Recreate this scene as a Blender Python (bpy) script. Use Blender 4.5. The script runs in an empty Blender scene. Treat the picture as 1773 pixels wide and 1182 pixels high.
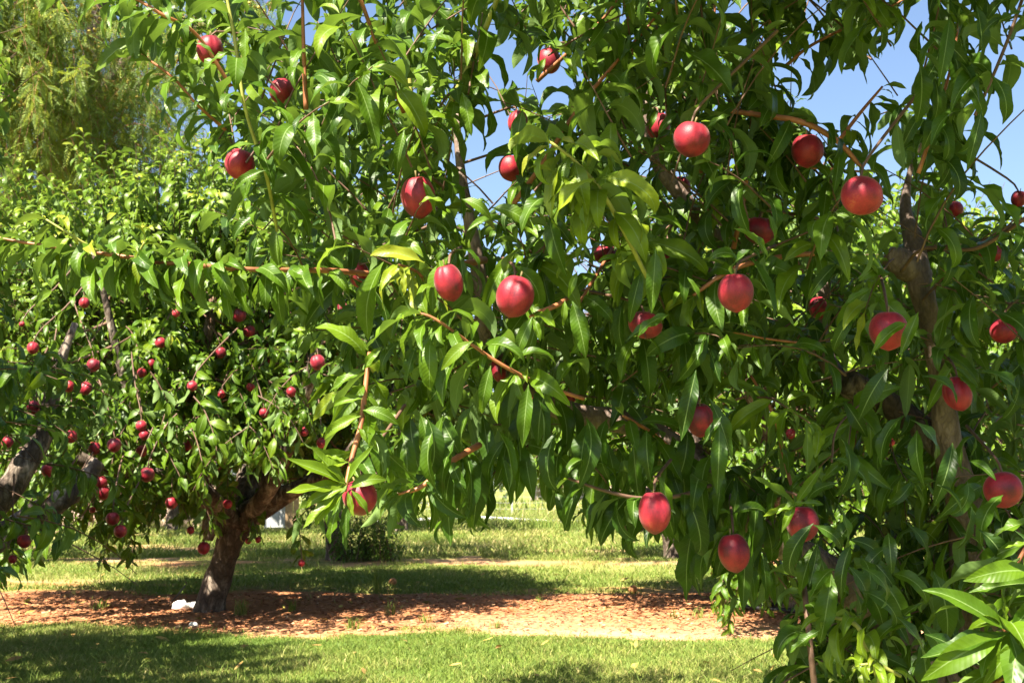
import bpy, math, random, time
import numpy as np
from mathutils import Vector, Matrix, noise
from mathutils.bvhtree import BVHTree
T00 = time.time()
R = random.Random(7)
C = bpy.context.scene.collection
sc = bpy.context.scene
rad = math.radians

# ------------------------------------------------------------------ camera, sky, sun, exposure
F = 2140.0                      # focal length in pixels of the 1773 x 1182 frame
CAM_Z = 0.85
PITCH = math.atan(249.0 / F)
cd = bpy.data.cameras.new('camera')
cam = bpy.data.objects.new('camera', cd); C.objects.link(cam)
cd.sensor_width = 36.0
cd.lens = 36.0 * F / 1773.0
cam.location = (0, 0, CAM_Z)
cam.rotation_euler = (rad(90) + PITCH, 0, 0)
cd.clip_start = 0.05; cd.clip_end = 3000
cd.dof.use_dof = True; cd.dof.focus_distance = 2.6; cd.dof.aperture_fstop = 16.0
sc.camera = cam

SUN = Vector((-0.42, -0.62, 1.0)).normalized()      # towards the sun
elev = math.asin(SUN.z)
wd = bpy.data.worlds.new('World'); sc.world = wd; wd.use_nodes = True
nt = wd.node_tree; nt.nodes.clear()
sky = nt.nodes.new('ShaderNodeTexSky'); sky.sky_type = 'NISHITA'; sky.sun_disc = False
sky.sun_elevation = elev
sky.sun_rotation = math.atan2(SUN.x, SUN.y)
sky.air_density = 1.0; sky.dust_density = 3.6; sky.ozone_density = 2.0; sky.altitude = 900
bg = nt.nodes.new('ShaderNodeBackground'); bg.inputs['Strength'].default_value = 0.057
wo = nt.nodes.new('ShaderNodeOutputWorld')
nt.links.new(sky.outputs[0], bg.inputs[0]); nt.links.new(bg.outputs[0], wo.inputs[0])
sd = bpy.data.lights.new('sun', 'SUN'); sd.energy = 5.0; sd.angle = rad(0.53); sd.color = (1.0, 0.93, 0.76)
sun = bpy.data.objects.new('sun', sd); C.objects.link(sun)
sun.rotation_euler = (-SUN).to_track_quat('-Z', 'Y').to_euler(); sun.location = (-10, -14, 30)
sc.view_settings.view_transform = 'Standard'
try: sc.view_settings.look = 'None'
except Exception: pass
sc.view_settings.exposure = 2.15; sc.view_settings.gamma = 1.0
sc.view_settings.use_curve_mapping = False
sc.cycles.max_bounces = 6; sc.cycles.diffuse_bounces = 1; sc.cycles.transmission_bounces = 4
sc.cycles.glossy_bounces = 2

RIGHT = Vector((1, 0, 0)); FWD = Vector((0, math.cos(PITCH), math.sin(PITCH))); UP = Vector((0, -math.sin(PITCH), math.cos(PITCH)))
CAM = Vector((0, 0, CAM_Z))
def at(px, py, d):
    return CAM + FWD * d + RIGHT * ((px - 886.5) / F * d) + UP * ((591 - py) / F * d)
def proj(p):
    v = p - CAM; d = v.dot(FWD)
    if d < 0.05: return (-9999, -9999, d)
    return (886.5 + v.dot(RIGHT) / d * F, 591 - v.dot(UP) / d * F, d)
def proj_np(P):
    V = P - np.array(CAM); d = V @ np.array(FWD); d = np.where(d < .05, 1e-3, d)
    return 886.5 + (V @ np.array(RIGHT)) / d * F, 591 - (V @ np.array(UP)) / d * F, d
def inpoly(px, py, poly):
    c = False; n = len(poly); j = n - 1
    for i in range(n):
        xi, yi = poly[i]; xj, yj = poly[j]
        if (yi > py) != (yj > py) and px < (xj - xi) * (py - yi) / (yj - yi) + xi: c = not c
        j = i
    return c
def inpoly_np(px, py, poly):
    c = np.zeros(px.shape, bool); n = len(poly); j = n - 1
    for i in range(n):
        xi, yi = poly[i]; xj, yj = poly[j]
        if yi != yj:
            k = ((yi > py) != (yj > py)) & (px < (xj - xi) * (py - yi) / (yj - yi) + xi)
            c ^= k
        j = i
    return c

# ------------------------------------------------------------------ materials
def mat(name):
    m = bpy.data.materials.new(name); m.use_nodes = True
    n = m.node_tree.nodes; n.clear()
    return m, n, m.node_tree.links
def N(n, t, **k):
    x = n.new(t)
    for a, b in k.items(): setattr(x, a, b)
    return x
def ramp(n, stops):
    r = n.new('ShaderNodeValToRGB'); e = r.color_ramp.elements
    while len(e) < len(stops): e.new(0.5)
    for i, (p, c) in enumerate(stops): e[i].position = p; e[i].color = (*c, 1)
    return r
def mix(n, l, fac, a, b, mode='MIX'):
    m = n.new('ShaderNodeMix'); m.data_type = 'RGBA'; m.blend_type = mode
    for v, i in ((fac, 0), (a, 6), (b, 7)):
        if hasattr(v, 'is_linked') or hasattr(v, 'links'): l.new(v, m.inputs[i])
        elif i == 0: m.inputs[0].default_value = v
        else: m.inputs[i].default_value = (*v, 1)
    return m.outputs[2]
def math_(n, l, op, a, b=None, c=None):
    m = n.new('ShaderNodeMath'); m.operation = op
    for i, v in enumerate((a, b, c)):
        if v is None: continue
        if hasattr(v, 'links'): l.new(v, m.inputs[i])
        else: m.inputs[i].default_value = v
    return m.outputs[0]

def leaf_material(name, stops, rough=0.40, trans=0.25, under=(0.13, 0.20, 0.07), vein=True, tcol=(0.26, 0.42, 0.02)):
    m, n, l = mat(name)
    a = N(n, 'ShaderNodeAttribute', attribute_name='tint')
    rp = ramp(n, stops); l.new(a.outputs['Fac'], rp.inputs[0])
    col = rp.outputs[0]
    tc = N(n, 'ShaderNodeNewGeometry')
    nz = N(n, 'ShaderNodeTexNoise'); nz.inputs['Scale'].default_value = 22; l.new(tc.outputs['Position'], nz.inputs['Vector'])
    v1 = ramp(n, [(0.3, (0.72, 0.72, 0.72)), (0.7, (1.25, 1.2, 1.1))]); l.new(nz.outputs[0], v1.inputs[0])
    col = mix(n, l, 1.0, col, v1.outputs[0], 'MULTIPLY')
    p = N(n, 'ShaderNodeBsdfPrincipled')
    if vein:
        uv = N(n, 'ShaderNodeUVMap'); sx = N(n, 'ShaderNodeSeparateXYZ'); l.new(uv.outputs[0], sx.inputs[0])
        av = math_(n, l, 'ABSOLUTE', math_(n, l, 'SUBTRACT', math_(n, l, 'MULTIPLY', sx.outputs[1], 2.0), 1.0))
        rib = math_(n, l, 'LESS_THAN', av, 0.055)
        w = math_(n, l, 'SINE', math_(n, l, 'MULTIPLY', math_(n, l, 'SUBTRACT', sx.outputs[0], math_(n, l, 'MULTIPLY', av, 0.10)), 95.0))
        sv = math_(n, l, 'MULTIPLY', math_(n, l, 'GREATER_THAN', w, 0.95), 0.14)
        col = mix(n, l, sv, col, (0.14, 0.22, 0.06))
        col = mix(n, l, math_(n, l, 'MULTIPLY', rib, 0.75), col, (0.20, 0.28, 0.09))
        bp = N(n, 'ShaderNodeBump'); bp.inputs['Strength'].default_value = 0.16; bp.inputs['Distance'].default_value = 0.0022
        n9 = N(n, 'ShaderNodeTexNoise'); n9.inputs['Scale'].default_value = 55; l.new(tc.outputs['Position'], n9.inputs['Vector'])
        l.new(math_(n, l, 'ADD', math_(n, l, 'MULTIPLY', w, 0.28), math_(n, l, 'MULTIPLY', n9.outputs[0], 1.9)), bp.inputs['Height']); l.new(bp.outputs[0], p.inputs['Normal'])
    bf = N(n, 'ShaderNodeNewGeometry')
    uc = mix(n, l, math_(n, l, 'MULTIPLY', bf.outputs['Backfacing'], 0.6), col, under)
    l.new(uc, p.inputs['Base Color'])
    p.inputs['Roughness'].default_value = rough
    rr = math_(n, l, 'ADD', math_(n, l, 'MULTIPLY', bf.outputs['Backfacing'], 0.3), math_(n, l, 'ADD', math_(n, l, 'MULTIPLY', nz.outputs[0], 0.18), rough - 0.08))
    l.new(rr, p.inputs['Roughness'])
    p.inputs['Specular IOR Level'].default_value = 0.27
    tr = N(n, 'ShaderNodeBsdfTranslucent')
    tcl = mix(n, l, 0.5, uc, tcol); l.new(tcl, tr.inputs[0])
    mx = N(n, 'ShaderNodeMixShader'); mx.inputs[0].default_value = trans
    l.new(p.outputs[0], mx.inputs[1]); l.new(tr.outputs[0], mx.inputs[2])
    o = N(n, 'ShaderNodeOutputMaterial'); l.new(mx.outputs[0], o.inputs[0])
    return m
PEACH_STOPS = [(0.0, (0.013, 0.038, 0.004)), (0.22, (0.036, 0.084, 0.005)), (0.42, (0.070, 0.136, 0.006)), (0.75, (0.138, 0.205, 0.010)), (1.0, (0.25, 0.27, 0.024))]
M_leaf = leaf_material('peach_leaf', PEACH_STOPS)
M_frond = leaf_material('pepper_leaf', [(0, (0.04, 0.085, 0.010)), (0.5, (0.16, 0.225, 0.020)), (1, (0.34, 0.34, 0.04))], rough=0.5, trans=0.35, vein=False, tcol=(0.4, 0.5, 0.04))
M_far = leaf_material('far_leaf', [(0, (0.045, 0.09, 0.025)), (0.6, (0.10, 0.15, 0.035)), (1, (0.17, 0.21, 0.06))], rough=0.5, trans=0.25, vein=False)
M_litter = leaf_material('dry_leaf', [(0, (0.16, 0.08, 0.035)), (0.5, (0.34, 0.20, 0.07)), (1, (0.50, 0.40, 0.10))], rough=0.7, trans=0.1, vein=False, under=(0.3, 0.2, 0.1))
M_grass = leaf_material('grass_blade', [(0, (0.07, 0.14, 0.02)), (0.45, (0.17, 0.25, 0.04)), (0.75, (0.30, 0.31, 0.085)), (1, (0.48, 0.40, 0.19))], rough=0.55, trans=0.30, vein=False, under=(0.12, 0.18, 0.04), tcol=(0.25, 0.33, 0.05))

def bark_material(name, dark, mid, pale, sc_=9.0, rough=0.85, bump=0.6, vor=0.7, vs=2.2):
    m, n, l = mat(name)
    tc = N(n, 'ShaderNodeTexCoord'); mp = N(n, 'ShaderNodeMapping'); mp.inputs['Scale'].default_value = (1, 1, 0.45)
    l.new(tc.outputs['Object'], mp.inputs[0])
    a = N(n, 'ShaderNodeTexNoise'); a.inputs['Scale'].default_value = sc_; a.inputs['Detail'].default_value = 8; a.inputs['Roughness'].default_value = 0.65
    l.new(mp.outputs[0], a.inputs['Vector'])
    v = N(n, 'ShaderNodeTexVoronoi'); v.feature = 'DISTANCE_TO_EDGE'; v.inputs['Scale'].default_value = sc_ * vs; l.new(mp.outputs[0], v.inputs['Vector'])
    rp = ramp(n, [(0.30, dark), (0.5, mid), (0.68, pale)]); l.new(a.outputs[0], rp.inputs[0])
    vr = ramp(n, [(0.0, (0.35, 0.33, 0.3)), (0.10, (1, 1, 1))]); l.new(v.outputs[0], vr.inputs[0])
    c = mix(n, l, vor, rp.outputs[0], vr.outputs[0], 'MULTIPLY')
    p = N(n, 'ShaderNodeBsdfPrincipled'); l.new(c, p.inputs['Base Color']); p.inputs['Roughness'].default_value = rough
    b = N(n, 'ShaderNodeBump'); b.inputs['Strength'].default_value = bump; b.inputs['Distance'].default_value = 0.012
    h = math_(n, l, 'ADD', a.outputs[0], math_(n, l, 'MULTIPLY', v.outputs[0], 1.2)); l.new(h, b.inputs['Height']); l.new(b.outputs[0], p.inputs['Normal'])
    o = N(n, 'ShaderNodeOutputMaterial'); l.new(p.outputs[0], o.inputs[0])
    return m
M_bark = bark_material('old_peach_bark', (0.025, 0.016, 0.012), (0.085, 0.056, 0.04), (0.36, 0.29, 0.23), sc_=13, bump=1.0)
M_limb = bark_material('smooth_peach_bark', (0.055, 0.035, 0.027), (0.14, 0.092, 0.07), (0.28, 0.20, 0.16), sc_=22, rough=0.7, bump=0.45, vor=0.3, vs=3.5)
def simple(name, col, rough=0.6, var=0.25, scale=30.0, spec=0.4, bump=0.0):
    m, n, l = mat(name)
    tc = N(n, 'ShaderNodeTexCoord')
    a = N(n, 'ShaderNodeTexNoise'); a.inputs['Scale'].default_value = scale; a.inputs['Detail'].default_value = 5; l.new(tc.outputs['Object'], a.inputs['Vector'])
    rp = ramp(n, [(0.3, tuple(c * (1 - var) for c in col)), (0.7, tuple(min(1, c * (1 + var)) for c in col))]); l.new(a.outputs[0], rp.inputs[0])
    p = N(n, 'ShaderNodeBsdfPrincipled'); l.new(rp.outputs[0], p.inputs['Base Color']); p.inputs['Roughness'].default_value = rough
    p.inputs['Specular IOR Level'].default_value = spec
    if bump:
        b = N(n, 'ShaderNodeBump'); b.inputs['Strength'].default_value = bump; b.inputs['Distance'].default_value = 0.01; l.new(a.outputs[0], b.inputs['Height']); l.new(b.outputs[0], p.inputs['Normal'])
    o = N(n, 'ShaderNodeOutputMaterial'); l.new(p.outputs[0], o.inputs[0])
    return m
M_twig_red = simple('red_brown_shoot_bark', (0.32, 0.12, 0.055), 0.45, 0.3, 40)
M_twig_green = simple('green_shoot_bark', (0.30, 0.30, 0.07), 0.45, 0.25, 40)
M_twig_dark = simple('dark_twig_bark', (0.12, 0.065, 0.042), 0.65, 0.3, 40)
M_peptwig = simple('pepper_twig', (0.30, 0.13, 0.06), 0.6, 0.3, 20)
M_stem = simple('fruit_stem', (0.16, 0.12, 0.04), 0.6)
M_white = simple('white_plastic', (0.80, 0.80, 0.78), 0.4, 0.06, 8)
M_stone = simple('pale_stone', (0.68, 0.65, 0.58), 0.8, 0.15, 14, bump=0.4)
M_hose = simple('black_hose', (0.02, 0.02, 0.022), 0.4, 0.3, 20)
M_wood = simple('weathered_wood', (0.33, 0.22, 0.12), 0.8, 0.35, 12, bump=0.3)
M_steel = simple('fence_steel', (0.30, 0.31, 0.30), 0.5, 0.2, 10)
M_grey = simple('grey_painted_metal', (0.42, 0.43, 0.45), 0.5, 0.08, 6)
M_block = simple('pink_block', (0.52, 0.36, 0.29), 0.9, 0.15, 9, bump=0.3)
M_mortar = simple('mortar', (0.42, 0.38, 0.33), 0.95, 0.15, 20)
M_brick = simple('red_brick', (0.34, 0.10, 0.06), 0.9, 0.25, 9, bump=0.3)
M_tan = simple('tan_stucco', (0.50, 0.38, 0.28), 0.9, 0.08, 6)
M_roof = simple('brown_roof', (0.22, 0.13, 0.09), 0.85, 0.2, 6)
M_flower = simple('pepper_flower', (0.42, 0.32, 0.06), 0.7, 0.3, 30)

def peach_material():
    m, n, l = mat('peach_skin')
    tc = N(n, 'ShaderNodeTexCoord'); oi = N(n, 'ShaderNodeObjectInfo')
    off = N(n, 'ShaderNodeVectorMath', operation='ADD'); l.new(tc.outputs['Object'], off.inputs[0])
    sc3 = N(n, 'ShaderNodeVectorMath', operation='SCALE'); l.new(oi.outputs['Location'], sc3.inputs[0]); sc3.inputs['Scale'].default_value = 3.7
    l.new(sc3.outputs[0], off.inputs[1])
    a = N(n, 'ShaderNodeTexNoise'); a.inputs['Scale'].default_value = 1.1; a.inputs['Detail'].default_value = 3; l.new(off.outputs[0], a.inputs['Vector'])
    b = N(n, 'ShaderNodeTexNoise'); b.inputs['Scale'].default_value = 14; b.inputs['Detail'].default_value = 5; b.inputs['Roughness'].default_value = 0.7; l.new(off.outputs[0], b.inputs['Vector'])
    f = math_(n, l, 'ADD', a.outputs[0], math_(n, l, 'MULTIPLY', math_(n, l, 'SUBTRACT', b.outputs[0], 0.5), 0.40))
    f = math_(n, l, 'ADD', f, math_(n, l, 'MULTIPLY', math_(n, l, 'SUBTRACT', oi.outputs['Random'], 0.5), 0.20))
    rp = ramp(n, [(0.30, (0.10, 0.005, 0.014)), (0.48, (0.23, 0.008, 0.022)), (0.66, (0.34, 0.016, 0.030)), (0.80, (0.46, 0.08, 0.05)), (0.95, (0.58, 0.24, 0.07))]); l.new(f, rp.inputs[0])
    p = N(n, 'ShaderNodeBsdfPrincipled'); l.new(rp.outputs[0], p.inputs['Base Color'])
    p.inputs['Roughness'].default_value = 0.46
    p.inputs['Specular IOR Level'].default_value = 0.4
    p.inputs['Sheen Weight'].default_value = 0.16; p.inputs['Sheen Roughness'].default_value = 0.45
    p.inputs['Sheen Tint'].default_value = (1, 0.72, 0.66, 1)
    bp = N(n, 'ShaderNodeBump'); bp.inputs['Strength'].default_value = 0.12; bp.inputs['Distance'].default_value = 0.03; l.new(b.outputs[0], bp.inputs['Height']); l.new(bp.outputs[0], p.inputs['Normal'])
    o = N(n, 'ShaderNodeOutputMaterial'); l.new(p.outputs[0], o.inputs[0])
    return m
M_peach = peach_material()

def chip_material():
    m, n, l = mat('bark_chip')
    a = N(n, 'ShaderNodeAttribute', attribute_name='tint')
    rp = ramp(n, [(0, (0.13, 0.055, 0.03)), (0.4, (0.36, 0.145, 0.07)), (0.8, (0.46, 0.20, 0.09)), (1, (0.56, 0.36, 0.20))]); l.new(a.outputs['Fac'], rp.inputs[0])
    p = N(n, 'ShaderNodeBsdfPrincipled'); l.new(rp.outputs[0], p.inputs['Base Color']); p.inputs['Roughness'].default_value = 0.85
    o = N(n, 'ShaderNodeOutputMaterial'); l.new(p.outputs[0], o.inputs[0])
    return m
M_chip = chip_material()

def ground_material():
    m, n, l = mat('orchard_floor')
    a = N(n, 'ShaderNodeAttribute', attribute_name='mulch'); s = N(n, 'ShaderNodeAttribute', attribute_name='sand')
    g = N(n, 'ShaderNodeNewGeometry')
    n1 = N(n, 'ShaderNodeTexNoise'); n1.inputs['Scale'].default_value = 9; n1.inputs['Detail'].default_value = 9; n1.inputs['Roughness'].default_value = 0.7; l.new(g.outputs['Position'], n1.inputs['Vector'])
    n2 = N(n, 'ShaderNodeTexNoise'); n2.inputs['Scale'].default_value = 0.5; n2.inputs['Detail'].default_value = 5; l.new(g.outputs['Position'], n2.inputs['Vector'])
    n3 = N(n, 'ShaderNodeTexNoise'); n3.inputs['Scale'].default_value = 60; n3.inputs['Detail'].default_value = 6; l.new(g.outputs['Position'], n3.inputs['Vector'])
    grass = ramp(n, [(0.3, (0.08, 0.12, 0.02)), (0.5, (0.16, 0.19, 0.045)), (0.7, (0.34, 0.27, 0.12))]); l.new(math_(n, l, 'MULTIPLY_ADD', n2.outputs[0], 0.5, math_(n, l, 'MULTIPLY', n1.outputs[0], 0.5)), grass.inputs[0])
    bark = ramp(n, [(0.25, (0.17, 0.07, 0.035)), (0.5, (0.37, 0.155, 0.068)), (0.75, (0.50, 0.26, 0.13))]); l.new(math_(n, l, 'MULTIPLY_ADD', n3.outputs[0], 0.6, math_(n, l, 'MULTIPLY', n1.outputs[0], 0.4)), bark.inputs[0])
    sand = ramp(n, [(0.3, (0.36, 0.20, 0.11)), (0.7, (0.54, 0.34, 0.20))]); l.new(n1.outputs[0], sand.inputs[0])
    mul = mix(n, l, s.outputs['Fac'], bark.outputs[0], sand.outputs[0])
    c = mix(n, l, a.outputs['Fac'], grass.outputs[0], mul)
    p = N(n, 'ShaderNodeBsdfPrincipled'); l.new(c, p.inputs['Base Color']); p.inputs['Roughness'].default_value = 0.95; p.inputs['Specular IOR Level'].default_value = 0.15
    b = N(n, 'ShaderNodeBump'); b.inputs['Strength'].default_value = 0.6; b.inputs['Distance'].default_value = 0.02
    l.new(math_(n, l, 'ADD', n1.outputs[0], math_(n, l, 'MULTIPLY', n3.outputs[0], 0.5)), b.inputs['Height']); l.new(b.outputs[0], p.inputs['Normal'])
    o = N(n, 'ShaderNodeOutputMaterial'); l.new(p.outputs[0], o.inputs[0])
    return m
M_ground = ground_material()

# ------------------------------------------------------------------ helpers
def tag(o, label=None, cat=None, group=None, kind=None):
    if label: o['label'] = label
    if cat: o['category'] = cat
    if group: o['group'] = group
    if kind: o['kind'] = kind
    return o
def empty(name, loc=(0, 0, 0)):
    o = bpy.data.objects.new(name, None); C.objects.link(o); o.location = loc; o.empty_display_size = 0.1
    return o
def link(name, me, parent=None):
    o = bpy.data.objects.new(name, me); C.objects.link(o)
    if parent is not None:
        o.parent = parent
        o.matrix_parent_inverse = Matrix.Translation(-Vector(parent.location))
    return o
def mesh_np(name, V, Fc, mats, smooth=True, tint=None, uv=None, attrs=None):
    """V (n,3); Fc list of faces or (m,k) int array"""
    me = bpy.data.meshes.new(name)
    V = np.asarray(V, np.float32)
    if isinstance(Fc, np.ndarray):
        m, k = Fc.shape
        me.vertices.add(len(V)); me.vertices.foreach_set('co', V.ravel())
        me.loops.add(m * k); me.loops.foreach_set('vertex_index', Fc.astype(np.int32).ravel())
        me.polygons.add(m)
        me.polygons.foreach_set('loop_start', np.arange(0, m * k, k, dtype=np.int32))
        me.polygons.foreach_set('loop_total', np.full(m, k, np.int32))
        lv = Fc.ravel()
    else:
        me.from_pydata([tuple(v) for v in V], [], Fc)
        lv = np.array([i for f in Fc for i in f])
    if tint is not None:
        a = me.attributes.new('tint', 'FLOAT', 'POINT'); a.data.foreach_set('value', np.asarray(tint, np.float32))
    for k_, v_ in (attrs or {}).items():
        a = me.attributes.new(k_, 'FLOAT', 'POINT'); a.data.foreach_set('value', np.asarray(v_, np.float32))
    if uv is not None:
        u = me.uv_layers.new(name='UVMap'); u.data.foreach_set('uv', np.asarray(uv, np.float32)[lv].ravel())
    for m_ in (mats if isinstance(mats, (list, tuple)) else [mats]): me.materials.append(m_)
    me.update(calc_edges=True)
    if smooth: me.polygons.foreach_set('use_smooth', np.ones(len(me.polygons), bool))
    return me

def spline(pts, n):
    """Catmull-Rom through tuples of any length, n points out"""
    P = [np.array(p, float) for p in pts]
    if len(P) == 2: return [P[0] + (P[1] - P[0]) * i / (n - 1) for i in range(n)]
    P = [2 * P[0] - P[1]] + P + [2 * P[-1] - P[-2]]
    out = []; k = len(P) - 3
    for i in range(n):
        t = i / (n - 1) * k; j = min(int(t), k - 1); t -= j
        a, b, c, d = P[j:j + 4]
        out.append(0.5 * ((2 * b) + (c - a) * t + (2 * a - 5 * b + 4 * c - d) * t * t + (3 * b - 3 * c + d - a) * t ** 3))
    return out
class MB:
    def __init__(s): s.v = []; s.f = []
    def tube(s, path, radii, k=6, rough=0.0, seed=0, cap=True):
        n = len(path); base = len(s.v)
        P = [Vector(p) for p in path]
        t0 = (P[1] - P[0]).normalized()
        u = t0.orthogonal().normalized()
        for i in range(n):
            t = (P[min(i + 1, n - 1)] - P[max(i - 1, 0)])
            t = t.normalized() if t.length > 1e-9 else t0
            u = (u - t * u.dot(t)); u = u.normalized() if u.length > 1e-6 else t.orthogonal().normalized()
            w = t.cross(u)
            for j in range(k):
                a = 2 * math.pi * j / k
                r = radii[i] if hasattr(radii, '__len__') else radii
                d = u * math.cos(a) + w * math.sin(a)
                if rough:
                    q = P[i] + d * r
                    q2 = Vector((q.x * 9, q.y * 9, q.z * 3.5 + seed))
                    r *= 1 + rough * (noise.noise(q2) + 0.6 * noise.noise(q2 * 2.3) + 0.4 * noise.noise(q2 * 5))
                s.v.append(tuple(P[i] + d * r))
        for i in range(n - 1):
            for j in range(k):
                a = base + i * k + j; b = base + i * k + (j + 1) % k
                s.f.append((a, b, b + k, a + k))
        if cap:
            s.f.append(tuple(base + j for j in reversed(range(k))))
            s.f.append(tuple(base + (n - 1) * k + j for j in range(k)))
        return s
    def box(s, c, h, rz=0.0):
        b = len(s.v); ca, sa = math.cos(rz), math.sin(rz)
        for z in (-1, 1):
            for x, y in ((-1, -1), (1, -1), (1, 1), (-1, 1)):
                X, Y = x * h[0], y * h[1]
                s.v.append((c[0] + X * ca - Y * sa, c[1] + X * sa + Y * ca, c[2] + z * h[2]))
        for q in ((3, 2, 1, 0), (4, 5, 6, 7), (0, 1, 5, 4), (1, 2, 6, 5), (2, 3, 7, 6), (3, 0, 4, 7)): s.f.append(tuple(b + i for i in q))
        return s
    def build(s, name, m, parent=None, smooth=True):
        return link(name, mesh_np(name, s.v, s.f, m, smooth), parent)

# ------------------------------------------------------------------ leaf templates
def leaf_template(n, across, curl, fold, wave, k, ph, twist, W, hook=0.0):
    V, UV = [], []
    x = z = 0.0; vs = np.linspace(-1, 1, across)
    th_p = 0
    for i in range(n + 1):
        t = i / n
        th = curl * (t ** 1.25) + hook * max(0, t - 0.7)
        if i: 
            tm = (th + th_p) / 2; x += math.cos(tm) / n; z -= math.sin(tm) / n
        th_p = th
        if t < 0.07: w = 0.006 + 0.02 * t
        else:
            q = (t - 0.06) / 0.94
            w = W * (math.sin(math.pi * min(1, q) ** 0.82) ** 0.85 if q < 1 else 0)
        w = max(w, 0.004)
        nx, nz_ = math.sin(th), math.cos(th)
        tw = twist * t
        for v in vs:
            yy = v * w * math.cos(fold); hh = abs(v) * w * math.sin(fold)
            hh += wave * W * math.sin(2 * math.pi * k * t + ph + (1.9 if v > 0 else 0)) * v * v * min(1, w / W * 1.4)
            y2 = yy * math.cos(tw) - hh * math.sin(tw); h2 = yy * math.sin(tw) + hh * math.cos(tw)
            V.append((x + nx * h2, y2, z + nz_ * h2)); UV.append((t, (v + 1) / 2))
    Fq = []
    for i in range(n):
        for j in range(across - 1):
            a = i * across + j
            Fq.append((a, a + across, a + across + 1, a + 1))
    return np.array(V), np.array(Fq), np.array(UV)
rt = random.Random(3)
CURLS = [0.1, 0.45, 0.8, 1.15, 1.5, 1.85, 2.3, 2.8]
HI, LO, TINY, COARSE = [], [], [], []
for c in CURLS:
    for q in range(3):
        a = dict(curl=c, fold=rt.uniform(0.12, 0.62), wave=rt.uniform(0.08, 0.42), k=rt.uniform(1.6, 3.3), ph=rt.uniform(0, 6), twist=rt.uniform(-0.9, 0.9), W=rt.uniform(0.112, 0.155), hook=rt.choice((0, 0, 1.5, -1.2)))
        HI.append(leaf_template(12, 5, **a)); LO.append(leaf_template(5, 3, **{**a, 'W': a['W'] * 1.3})); TINY.append(leaf_template(3, 2, **{**a, 'fold': 0, 'wave': 0}))
        COARSE.append(leaf_template(4, 2, **{**a, 'fold': 0, 'wave': 0}))
def pick_variant(curl, r):
    i = min(range(len(CURLS)), key=lambda j: abs(CURLS[j] - curl))
    return i * 3 + r.randrange(3)

class Leaves:
    def __init__(s): s.p = []; s.d = []; s.u = []; s.s = []; s.k = []; s.t = []
    def add(s, p, d, u, size, k, tint):
        s.p.append(tuple(p)); s.d.append(tuple(d)); s.u.append(tuple(u)); s.s.append(size); s.k.append(k); s.t.append(tint)
    def freeze(s):
        s.P = np.array(s.p).reshape(-1, 3); D = np.array(s.d).reshape(-1, 3); U = np.array(s.u).reshape(-1, 3)
        D /= np.linalg.norm(D, axis=1, keepdims=True) + 1e-9
        Y = np.cross(U, D); L = np.linalg.norm(Y, axis=1, keepdims=True)
        bad = L[:, 0] < 1e-4
        Y[bad] = np.cross(D[bad], np.array([1.0, 0.3, 0.1])); L = np.linalg.norm(Y, axis=1, keepdims=True)
        Y /= L; Z = np.cross(D, Y)
        s.M = np.stack([D, Y, Z], axis=2)       # columns
        s.S = np.array(s.s); s.K = np.array(s.k, int); s.T = np.clip(np.array(s.t), 0, 1)
    def keep(s, mask):
        if hasattr(s, 'G'): s.G = s.G[mask]
        s.P = s.P[mask]; s.M = s.M[mask]; s.S = s.S[mask]; s.K = s.K[mask]; s.T = s.T[mask]
    def points(s, tpl, ids=None):
        """world verts for coarse template -> list of (ids, (n,nv,3))"""
        out = []
        for k in np.unique(s.K):
            i = np.where(s.K == k)[0]
            if ids is not None: i = i[ids[i]]
            if len(i) == 0: continue
            tv = tpl[k][0]
            W = np.einsum('nij,vj->nvi', s.M[i], tv) * s.S[i][:, None, None] + s.P[i][:, None, :]
            out.append((k, i, W))
        return out
    def mesh(s, name, tpl, m, ids=None):
        Vs, Fs, Us, Ts = [], [], [], []; b = 0
        for k, i, W in s.points(tpl, ids):
            nv = W.shape[1]; n = len(i)
            Vs.append(W.reshape(-1, 3))
            Fs.append((tpl[k][1][None] + (b + np.arange(n) * nv)[:, None, None]).reshape(-1, tpl[k][1].shape[1]))
            Us.append(np.tile(tpl[k][2], (n, 1))); Ts.append(np.repeat(s.T[i], nv)); b += n * nv
        if not Vs: return None
        return mesh_np(name, np.concatenate(Vs), np.concatenate(Fs), m, True, np.concatenate(Ts), np.concatenate(Us))

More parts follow.
